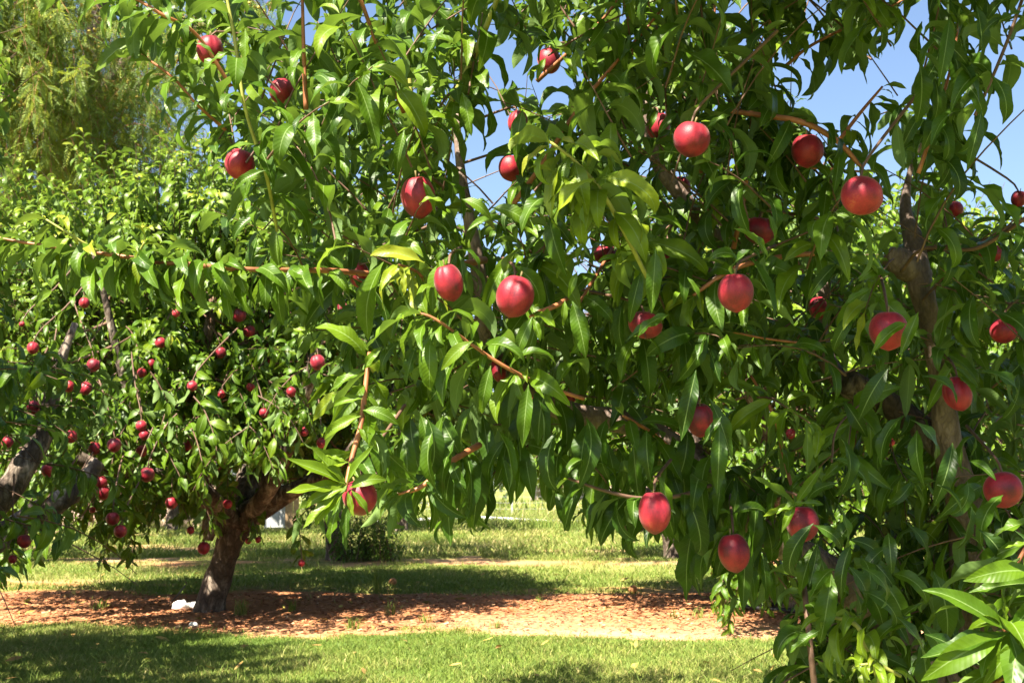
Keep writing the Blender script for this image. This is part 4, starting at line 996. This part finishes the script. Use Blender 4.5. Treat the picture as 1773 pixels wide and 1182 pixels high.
# ------------------------------------------------------------------ peaches of the trees behind
G2 = 'small ripe peaches on the trees behind'
BACK_PEACHES = [
    (162, 632, 23, 7.0, 'round pale red peach beside the thin hanging twig of the trees behind', 1),
    (57, 602, 20, 6.6, 'small red peach over drooping bright leaves near the edge, below the long near branch', 1),
    (118, 668, 21, 7.0, 'dark red outer peach of a close pair below the round pale red peach', 0),
    (148, 672, 22, 7.0, 'brighter peach of a close pair just under the round pale red peach', 1),
    (278, 593, 19, 7.4, 'red peach half under a bright leaf tuft near the pale upright limb', 1),
    (246, 645, 16, 7.4, 'small red peach on the drooping leafy twig, outer of three', 1),
    (262, 630, 17, 7.6, 'small dim peach behind the drooping leafy twig', 0),
    (414, 545, 24, 7.6, 'shaded crimson peach beside the top of the pale upright limb', 0),
    (432, 573, 21, 7.8, 'very dark peach just below the shaded crimson one by the upright limb', 0),
    (382, 610, 18, 7.6, 'half hidden orange-red peach close against the upright limb', 1),
    (58, 705, 23, 6.2, 'bright red peach between leaves above the thick pale leaning limb', 1),
    (333, 668, 18, 7.0, 'pale pink peach half behind a leaf, hanging from a vertical reddish twig', 1),
    (471, 627, 15, 7.8, 'small red peach in shade, inner neighbour of the pinkish one by the near leaves', 0),
    (504, 678, 17, 7.6, 'orange-red broken looking peach below the near leaf tips', 1),
    (434, 670, 14, 7.6, 'tiny vivid red peach in the dark middle of the leaning-trunk tree', 1),
    (550, 627, 26, 7.0, 'pinkish glossy peach peeping out beside a near leaf', 1),
    (75, 760, 23, 6.4, 'bright red peach just beyond the tip of the thick pale leaning limb', 1),
    (13, 765, 20, 6.0, 'crimson peach at the very edge above the thick pale limb', 1),
    (123, 755, 22, 6.8, 'dull red peach half covered by a leaf, between two brighter ones', 0),
    (245, 737, 19, 7.0, 'dark red upper peach of a touching vertical pair', 0),
    (250, 753, 17, 7.0, 'orange lower peach of a touching vertical pair', 1),
    (164, 775, 23, 6.9, 'deep maroon peach in shade beside the bright coral one', 0),
    (198, 770, 24, 6.6, 'bright coral peach with a leaf over its top, above the pale limb end', 1),
    (246, 780, 20, 7.2, 'blackish red peach under the touching vertical pair', 0),
    (326, 772, 18, 7.4, 'shaded crimson peach beside a long reddish hanging twig', 0),
    (255, 821, 25, 6.8, 'sunlit red peach at the end of a straight hanging twig', 1),
    (176, 835, 22, 6.9, 'small red upper peach of a stacked pair over the lower boughs', 1),
    (178, 852, 24, 6.9, 'dark red lower peach of a stacked pair over the lower boughs', 0),
    (83, 813, 24, 6.4, 'maroon peach in shade just inside the pale leaning limb', 0),
    (195, 897, 23, 6.6, 'pale coral peach hanging low on a thin twig over the grass shade', 1),
    (208, 919, 22, 6.6, 'red peach tucked among leaves right under the pale coral one', 1),
    (42, 936, 23, 5.8, 'glossy red peach on the lowest bough near the edge', 1),
    (102, 884, 15, 6.6, 'small orange peach at the tip of a lowest leafy bough', 1),
    (22, 967, 15, 5.8, 'small orange-red peach beneath the glossy one near the edge', 1),
    (160, 882, 11, 7.4, 'tiny dark red peach in deep shade over the lower boughs', 0),
    (297, 870, 21, 7.2, 'dusky peach in the shaded hollow outside the leaning trunk', 0),
    (330, 917, 13, 7.8, 'small faint peach in shade just outside the stub of the leaning trunk', 0),
    (353, 948, 21, 7.9, 'dark red peach hanging against the stub of the leaning trunk', 1),
    (394, 872, 16, 8.0, 'small shaded peach in front of the fork of the leaning trunk', 0),
    (430, 936, 11, 8.2, 'tiny peach hanging inside of the leaning trunk above the sunny grass', 0),
    (447, 934, 10, 8.2, 'tiny brownish peach dangling over the sunny grass past the leaning trunk', 0),
    (146, 524, 18, 7.2, 'dim red peach directly below the hanging leaves of the long near branch', 0),
    (384, 682, 14, 7.6, 'tiny orange peach beside a pale twig in the dark of the leaning-trunk tree', 1),
    (457, 714, 16, 7.4, 'bright red peach inside a fan of curved yellow-green leaves', 1),
    (557, 766, 18, 7.4, 'dark peach next to the reddish twig of the near tree', 0),
    (505, 750, 15, 7.8, 'shaded peach, outer one of a dark cluster beside the near hanging twig', 0),
    (527, 747, 15, 7.8, 'shaded peach, inner one of a dark cluster beside the near hanging twig', 0),
    (593, 532, 18, 7.6, 'pale orange peach between near leaves beside the sideways branch', 1),
    (38, 561, 10, 6.8, 'tiny red dot of a peach at the edge below the long near branch', 1),
    (90, 651, 12, 7.0, 'tiny brownish peach left in shade above the close pair', 0),
    (305, 542, 14, 7.4, 'tiny red peach inside a bright star of leaves by the long near branch', 1),
    (522, 974, 12, 8.0, 'small orange peach at the tip of a low shoot above bare mulch', 1),
]
rb = random.Random(9)
bt = MB(); BL = Leaves()
for px, py, w, dep, lab, lit in BACK_PEACHES:
    p = at(px, py, dep)
    top = peach(px, py, w, w * rb.uniform(1.0, 1.1), dep, lab, G2, 0.8 if lit else 0.6, bool(lit) and rb.random() < .6, rb)
    o = Vector((rb.uniform(-.12, .12), rb.uniform(.02, .16), 0))
    P = [Vector(q) for q in spline([tuple(top + o * 2.2 + Vector((0, .05, rb.uniform(.26, .42)))), tuple(top + o * 1.3 + Vector((0, .02, .22))), tuple(top + o * .3 + Vector((0, 0, .07))), tuple(top - Vector((0, 0, .004)))], 9)]
    bt.tube(P, [.0055 - .0003 * i for i in range(9)], 4, cap=False)
    leaves_on_path(BL, P, rb, 13, 0.135, 0.0, 0.42, 0.1, 1.2)
for i in range(75):            # leafy shoots that droop round the fork and low limbs of the leaning tree
    px, py = (rb.uniform(40, 345), rb.uniform(700, 880)) if i < 50 else (rb.uniform(340, 540), rb.uniform(690, 815))
    p = at(px, py - 70, rb.uniform(6.9, 8.1))
    P = bend_path(p, Vector((rb.uniform(-.6, .6), rb.uniform(-.8, .1), -.2)), rb.uniform(.3, .5), rb, -1.2, n=7)
    bt.tube(P, [.005 - .0005 * i_ for i_ in range(7)], 4, cap=False)
    leaves_on_path(BL, P, rb, 16, 0.14, 0.0, 0.42, 0.2, 1.2)
BL.freeze(); ALL.append((BL, LO, LO, M_leaf, T1, 0, 'leaf'))
tb = bt.build('fruiting_twigs', M_twig_dark, T1); tb['kind'] = 'stuff'
RB = [(1369, 750, 17, 7.6), (1240, 470, 16, 7.8), (1543, 765, 14, 7.6), (1127, 600, 14, 8.0), (1022, 745, 9, 8.2), (1450, 610, 14, 7.6)]
RL = ['small pink peach of the sunlit tree behind, beside the long thin near twig', 'peach of the sunlit tree behind, close under the orange near twig', 'peach of the sunlit tree behind, inside the shade of the main near limb',
      'peach of the sunlit tree behind, just below the flat looking near peach', 'tiny orange-red peach of the trees behind, under the rough horizontal limb', 'peach of the sunlit tree behind, below the orange-red slice of near peach']
for (px, py, w, dep), lab in zip(RB, RL):
    peach(px, py, w, w * 1.05, dep, lab, G2, 0.8, True, rb)
# fallen fruit
OLD_PM = PM[1].copy(); OLD_PM.materials.clear(); OLD_PM.materials.append(simple('withered_peach_skin', (0.50, 0.22, 0.09), 0.7, 0.4, 3))
G3 = 'fallen peaches on the ground'
for (px, py, s, lab) in ((680, 1012, 11, 'fallen pale orange peach in the grass shadow, nearest the leaning trunk'), (1096, 1024, 9, 'fallen orange peach at the shadow edge under the near fringe')):
    dd = CAM_Z * F / (py - 840)
    p = at(px, py, dd); p.z = gz(p.x, p.y) + .034
    root = empty('peach', p); tag(root, lab, 'peach', G3); root.rotation_euler = (1.2, .4, 2)
    o = bpy.data.objects.new('flesh', OLD_PM); C.objects.link(o); o.parent = root; o.scale = (.034,) * 3

# ------------------------------------------------------------------ prune leaves in front of the fruit and in the sky gaps
CARVE += [(1582, 425, 24, 2.93), (1590, 465, 30, 2.92), (1600, 520, 20, 2.92), (1568, 372, 14, 3.0), (1475, 665, 20, 3.05), (843, 575, 14, 2.95), (362, 560, 17, 7.75), (330, 690, 10, 7.8), (30, 825, 26, 6.0), (50, 790, 18, 6.0), (8, 858, 26, 6.0), (150, 800, 14, 7.2), (1600, 545, 14, 2.92)]
LITP += [(at(1588, 440, 2.95), .03, 1.3), (at(1478, 663, 3.08), .025, 1.3), (at(362, 560, 7.8), .06, 1.5), (at(30, 825, 6.05), .08, 2), (at(8, 855, 6.05), .07, 2), (at(150, 800, 7.3), .05, 1.6), (at(318, 1050, 8.55), .16, 4.5), (at(365, 1020, 8.4), .07, 4)]
def prune(L, tpl):
    keep = np.ones(len(L.S), bool)
    for k, i, W in L.points(tpl):
        x, y, d = proj_np(W.reshape(-1, 3)); x = x.reshape(W.shape[:2]); y = y.reshape(W.shape[:2]); d = d.reshape(W.shape[:2])
        bad = np.zeros(len(i), bool)
        for (px, py, rr, dep) in CARVE:
            bad |= (((x - px) ** 2 + (y - py) ** 2 < rr * rr) & (d < dep + .02)).any(axis=1)
        if L is near:
            for h in SKY_HOLES: bad |= inpoly_np(x, y, h)[:, 1:].mean(axis=1) > np.where(near.G[i] == 0, 0.2, np.where(near.G[i] == 1, 0.85, 2))
        Ps = W.mean(axis=1)
        for (p, a, reach) in LITP:
            v = Ps - np.array(p); s = v @ np.array(SUN)
            off = np.linalg.norm(v - s[:, None] * np.array(SUN), axis=1)
            bad |= (s > 0) & (s < reach) & (off < a * 0.8)
        if L is near: bad &= near.G[i] != 2
        keep[i[bad]] = False
    L.keep(keep)
ALL.insert(0, (near, HI, HI, M_leaf, near_tree, 300, 'leaf'))
for a in ALL[:4] + [q for q in ALL if q[0] is BL]: prune(a[0], COARSE)
# stray leaves of the fringe that hang into the open ground view
x, y, d = proj_np(near.P); tip = near.P + near.M[:, :, 0] * near.S[:, None] * .5 - np.array([0, 0, .55]) * near.S[:, None]
x2, y2, _ = proj_np(tip)
bad = inpoly_np(x2, y2, OPEN) | inpoly_np(x, y, OPEN)
for q in (LEFT, LEFT2): bad |= inpoly_np(x2, y2, q) & inpoly_np(x, y, q)
near.keep(~bad | (near.G == 2))
o = near_twigs.build('small_twigs', M_twig_dark, near_tree); o['kind'] = 'stuff'

# ------------------------------------------------------------------ which leaves show largest: cast rays through the frame
V, Fq, own = [], [], []; b = 0
for ai, a in enumerate(ALL):
    L = a[0]; ct = FR_COARSE if a[6] == 'frond' else COARSE
    for k, i, W in L.points(ct):
        nv = W.shape[1]; q = ct[k][1]
        V.append(W.reshape(-1, 3)); Fq.append((q[None] + (b + np.arange(len(i)) * nv)[:, None, None]).reshape(-1, 4)); b += len(i) * nv
        own.append(np.repeat(ai * 1000000 + i, len(q)))
V = np.concatenate(V); Fq = np.concatenate(Fq); own = np.concatenate(own)
bvh = BVHTree.FromPolygons(V.tolist(), Fq.tolist())
from collections import Counter
cntr = Counter()
for j in range(0, 341):
    for i in range(0, 512):
        dvec = (FWD + RIGHT * (((i + .5) / 512 * 1773 - 886.5) / F) + UP * ((591 - (j + .5) / 341 * 1182) / F)).normalized()
        h = bvh.ray_cast(CAM, dvec)
        if h[2] is not None: cntr[int(own[h[2]])] += 1
LM = {}
def leaf_mesh(name, tpl, k, tq, m):
    key = (name, id(tpl), k, tq)
    if key not in LM:
        t = tpl[k]; LM[key] = mesh_np(name, t[0], t[1], m, True, np.full(len(t[0]), (tq + .5) / 8), t[2])
    return LM[key]
tot = 0
for ai, (L, hi, lo, m, parent, npart, pname) in enumerate(ALL):
    rank = sorted(((c, o % 1000000) for o, c in cntr.items() if o // 1000000 == ai), reverse=True)[:npart]
    rest = np.ones(len(L.S), bool)
    inv = Matrix.Translation(-Vector(parent.location))
    for c, i in rank:
        rest[i] = False
        o = bpy.data.objects.new(pname, leaf_mesh(pname, hi, int(L.K[i]), min(7, int(L.T[i] * 8)), m)); C.objects.link(o)
        o.parent = parent; o.matrix_parent_inverse = inv
        M4 = np.eye(4); M4[:3, :3] = L.M[i] * L.S[i]; M4[:3, 3] = L.P[i]
        o.matrix_basis = Matrix(M4.tolist())
    me = L.mesh('foliage', lo, m, rest)
    if me is not None:
        o = link('foliage', me, parent); o['kind'] = 'stuff'; tot += len(me.polygons)
        if npart == 0 and pname == 'leaf': pass

# ------------------------------------------------------------------ things on the ground and in the distance
# white plastic bag beside the trunk
def lump(name, c, s, m, seed, nu=16, nv=10, amp=.35):
    V, Fq = [], []
    for i in range(nv + 1):
        th = math.pi * i / nv
        for j in range(nu):
            ph = 2 * math.pi * j / nu; d = Vector((math.sin(th) * math.cos(ph), math.sin(th) * math.sin(ph), math.cos(th)))
            r = 1 + amp * noise.noise(d * 2.1 + Vector((seed, 0, 0))) + amp * .5 * noise.noise(d * 5 + Vector((0, seed, 0)))
            z = d.z * r * s[2]
            V.append((d.x * r * s[0], d.y * r * s[1], max(z, -s[2] * .5)))
    for i in range(nv):
        for j in range(nu):
            a = i * nu + j; b_ = i * nu + (j + 1) % nu; Fq.append((a, a + nu, b_ + nu, b_))
    o = link(name, mesh_np(name, V, np.array(Fq), m, True)); o.location = c
    return o
def gp(px, py):
    dd = CAM_Z * F / (py - 840); p = at(px, py, dd); p.z = gz(p.x, p.y); return p
b0 = gp(322, 1053)
bag = empty('plastic_bag', b0); tag(bag, 'crumpled white plastic bag lying on mulch against the leaning trunk', 'bag')
for nm, off, s, sd_ in (('bag_body', (0.09, 0.03, 0.025), (.115, .055, .032), 3), ('bag_neck', (-.03, -.02, .028), (.06, .045, .04), 8)):
    o = lump(nm, (0, 0, 0), s, M_white, sd_); o.parent = bag; o.location = off
st = lump('stone', gp(335, 1082) + Vector((0, 0, .012)), (.028, .022, .02), M_stone, 5, amp=.2); tag(st, 'small pale stone lying alone on the red mulch in front of the bag', 'stone')
FL = Leaves(); rl = random.Random(4)
for i in range(420):
    y = rl.uniform(5.2, 13); x = rl.uniform(-1, 1) * y * .45
    FL.add((x, y, gz(x, y) + rl.uniform(.012, .03)), (rl.uniform(-1, 1), rl.uniform(-1, 1), rl.uniform(-.1, .25)), Vector((rl.uniform(-.4, .4), rl.uniform(-.4, .4), 1)), rl.uniform(.05, .11), pick_variant(rl.uniform(.1, 1.2), rl), min(1, max(0, rl.gauss(.55, .25))))
FL.freeze()
o = link('fallen_leaves', FL.mesh('fallen_leaves', TINY, M_litter)); tag(o, 'dry yellow and brown leaves scattered over grass and mulch', 'fallen leaves', kind='stuff')
# grass tufts and weeds in the mulch
def tuft(px, py, n, h, label, tint, spread=.35, name='grass_tuft'):
    c = gp(px, py); V, Fq, T = [], [], []
    r = random.Random(int(px * 7 + py))
    for i in range(n):
        a = r.uniform(0, 6.28); q = Vector((r.gauss(0, .022), r.gauss(0, .022), -.005)); d = Vector((math.cos(a), math.sin(a), 0)) * h * r.uniform(.1, spread * 2); hh = h * r.uniform(.5, 1.1)
        w = Vector((-math.sin(a), math.cos(a), 0)) * .003; bI = len(V)
        for p, k in ((q, 1), (q + d * .35 + Vector((0, 0, hh * .65)), .8)): V += [tuple(p - w * k), tuple(p + w * k)]
        V.append(tuple(q + d + Vector((0, 0, hh * .95)))); Fq += [(bI, bI + 1, bI + 3), (bI, bI + 3, bI + 2), (bI + 2, bI + 3, bI + 4)]; T += [min(1, max(0, tint + r.gauss(0, .15)))] * 5
    o = link(name, mesh_np(name, V, np.array(Fq), M_grass, False, T)); o.location = c
    tag(o, label, 'grass tuft', 'grass tufts growing in the mulch')
tuft(418, 1062, 60, .13, 'dry yellowish grass tuft right beside the foot of the leaning trunk', .75)
tuft(503, 1058, 34, .10, 'dark green grass tuft in the trunk shadow', .15)
tuft(654, 1020, 30, .24, 'tall thin grass tuft at the shadow edge behind the mulch', .5, .15)
tuft(676, 1062, 20, .13, 'slender grass tuft standing alone on the mulch', .45, .2)
tuft(1250, 1062, 36, .16, 'fresh upright grass tuft on the mulch below the near leaf fringe', .35, .25)
tuft(1210, 1068, 24, .09, 'short pale grass tuft beside the fresh upright one', .7)
tuft(1165, 1068, 20, .08, 'small dark grass tuft farther from the black hose', .2)
tuft(930, 1040, 12, .08, 'tiny grass tuft on bare sand in mid mulch', .3)
tuft(610, 1085, 40, .09, 'broad light green grass tuft on the mulch front edge', .4, .5)
tuft(735, 1075, 26, .07, 'low yellow-green grass tuft on sandy mulch', .55, .5)
tuft(860, 1086, 26, .06, 'low grass tuft on sand beside the lawn edge', .5, .5)
tuft(172, 1052, 26, .10, 'weedy grass tuft on the mulch away from the bag', .45)
# fallen stick
o = MB().tube([tuple(gp(x_, y_) + Vector((0, 0, z_))) for x_, y_, z_ in ((292, 1046, .01), (306, 1036, .03), (320, 1024, .05))], .006, 5).build('stick', M_twig_dark); tag(o, 'thin dry stick lying on mulch behind the white bag', 'stick')
# black irrigation hose loop
hc = gp(1362, 1056)
P = [(hc.x + .30 * math.cos(a), hc.y + .25 * math.sin(a), .03 + hc.z + .012 * math.sin(2 * a)) for a in np.linspace(0.3, 6.6, 40)]
o = MB().tube(P + [(hc.x + 1.2, hc.y + .4, .03), (hc.x + 2.5, hc.y + .3, .03)], .016, 8).build('hose', M_hose); tag(o, 'black irrigation hose looped on the mulch under the near tree', 'hose')
# white pipe in the far grass
P = spline([(-9, 27.2, .05), (-3.0, 27.0, .07), (-1.0, 26.9, .15), (1.0, 26.9, .07), (4, 27.0, .03), (9, 27.2, .05)], 40)
o = MB().tube([tuple(p) for p in P], .05, 8).build('pipe', M_white); tag(o, 'long white plastic pipe lying in the grass before the fence', 'pipe')
# wire fence
fe = empty('wire_fence', (0, 31, 0)); tag(fe, 'low wire mesh fence with thin metal posts across the far field', 'fence')
for k in range(-8, 9):
    MB().box((k * 2.4, 31, .6), (.025, .025, .62)).build('post', M_steel, fe, False)
for k in range(7):
    MB().tube([(-20, 31.03, .12 + k * .15), (20, 31.03, .12 + k * .15)], .004, 4).build('wire', M_steel, fe)
wm = MB()
for k in range(-130, 131): wm.tube([(k * .15, 31.04, .1), (k * .15, 31.04, 1.04)], .0028, 3, cap=False)
wm.build('mesh_wires', M_steel, fe)['kind'] = 'stuff'
# wooden posts and grey cabinet
for (px, w, h, lab) in ((500, .07, 1.0, 'weathered wooden post next to the grey cabinet'), (512, .05, 1.25, 'slimmer taller wooden post beyond the grey cabinet')):
    dd = 23.0; p = at(px, 918, dd); p.z = 0
    o = MB().box((p.x, p.y, h / 2 - .02), (w, w, h / 2 + .02), .2).build('post', M_wood, None, False); tag(o, lab, 'post')
p = at(480, 910, 23.6); cb = empty('cabinet', (p.x, p.y, 0)); tag(cb, 'grey metal utility cabinet standing in grass beside wooden posts', 'cabinet')
MB().box((p.x, p.y, .36), (.22, .16, .36)).build('cabinet_body', M_grey, cb, False)
MB().box((p.x, p.y - .168, .37), (.19, .008, .31)).build('door', M_grey, cb, False)
MB().box((p.x, p.y - .01, .735), (.24, .19, .014)).build('lid', M_grey, cb, False)
MB().box((p.x + .14, p.y - .182, .38), (.012, .008, .05)).build('handle', M_steel, cb, False)
# pink block wall, far left
bw = empty('block_wall', (-9.0, 24.5, 0)); tag(bw, 'low sunlit wall of pinkish concrete blocks beyond the leaning limbs', 'wall')
MB().box((-8.2, 24.6, .62), (2.35, .07, .63)).build('mortar', M_mortar, bw, False)
bme = mesh_np('block', *(lambda m: (m.v, m.f))(MB().box((0, 0, 0), (.192, .09, .092))), M_block, False)
for rI in range(6):
    for cI in range(12):
        o = bpy.data.objects.new('block', bme); C.objects.link(o); o.parent = bw; o.matrix_parent_inverse = Matrix.Translation(-Vector(bw.location))
        o.location = (-10.4 + cI * .402 + (.2 if rI % 2 else 0), 24.53 + R.uniform(-.004, .004), .11 + rI * .204)
# far house
hs = empty('house', (6, 62, 0)); tag(hs, 'low tan house with a brown roof far across the field', 'house')
MB().box((7, 64, 1.3), (6.0, 3.5, 1.32)).build('wall', M_tan, hs, False)
m = MB(); m.v = [(.4, 59.9, 2.62), (13.6, 59.9, 2.62), (13.6, 68.1, 2.62), (.4, 68.1, 2.62), (.4, 64, 4.4), (13.6, 64, 4.4)]; m.f = [(0, 1, 5, 4), (2, 3, 4, 5), (0, 4, 3), (1, 2, 5), (3, 2, 1, 0)]
m.build('roof', M_roof, hs, False)
for xx in (3, 6.4, 10):
    f_ = MB().box((xx, 60.47, 1.5), (.55, .04, .5)).build('window', M_hose, hs, False)
    MB().box((xx, 60.44, .97), (.62, .05, .03)).build('sill', M_white, f_, False)
# far trees
def far_tree(x, y, h, w, label, seed, tintb):
    r = random.Random(seed); root = empty('tree', (x, y, 0)); tag(root, label, 'tree', 'trees along the far side of the field')
    P = spline([(x, y, -.1, .16 * h / 6), (x + .1, y, h * .3, .12 * h / 6), (x, y, h * .7, .05 * h / 6)], 10)
    MB().tube([p_[:3] for p_ in P], [p_[3] for p_ in P], 8, .1).build('trunk', M_bark, root)
    L = Leaves(); cl = []
    for i in range(16): cl.append((Vector((x + r.gauss(0, w * .33), y + r.gauss(0, w * .3), h * r.uniform(.22, .92))), r.uniform(.22, .42) * w * .8))
    for i in range(2600):
        c, s = cl[r.randrange(16)]; q = c + rnd_dir(r) * s * r.random() ** .4
        q.z = max(.3, q.z)
        L.add(q, rnd_dir(r) + Vector((0, 0, -.4)), Vector((0, 0, 1)) + rnd_dir(r) * .8, r.uniform(.22, .38), r.randrange(24), tintb + r.gauss(0, .15))
    L.freeze(); L.S *= 1.0
    me = L.mesh('crown', WIDE, M_far); o = link('crown', me, root); o['kind'] = 'stuff'
WIDE = [(t[0] * np.array([1, 2.2, 1]), t[1], t[2]) for t in TINY]
for i, (x, y, h, w, tb_, lab) in enumerate((
    (-8.6, 19.5, 9.5, 6.5, .02, 'added tall dark tree backing the shaded gaps of the weeping pepper tree'), (-14.5, 24, 10, 8, .05, 'added tall dark backing tree farther out behind the weeping pepper tree'),  # dark backing trees, added to darken the gaps in the pepper crown
    (-26, 58, 8, 8, .3, 'far dark rounded tree behind the weeping strands'), (-17, 52, 7, 7, .4, 'far bushy tree behind the pink block wall'), (-10.5, 55, 6.5, 6, .3, 'far leafy tree behind the grey cabinet'),
    (-5.0, 50, 5.6, 5, .5, 'far light green tree behind the pale third-row trunk'), (-1.4, 60, 5.0, 5, .6, 'far pale yellow-green bushy tree seen under the central crown'), (2.6, 58, 4.6, 3.6, .45, 'far small tree beside the tan house'),
    (13.5, 56, 6.5, 6, .4, 'far tree standing past the tan house'), (20, 60, 8, 8, .35, 'far broad tree beyond the end of the tan house'), (-36, 62, 9, 9, .3, 'far tall tree at the outer end of the treeline'), (30, 62, 8, 9, .3, 'far wide tree at the other end of the treeline'))):
    far_tree(x, y, h, w, lab, 300 + i, tb_)
print('script', round(time.time() - T00, 1), 's grass', ng, 'foliage polys', tot, 'near leaves', len(near.S), [len(a[0].S) for a in ALL])
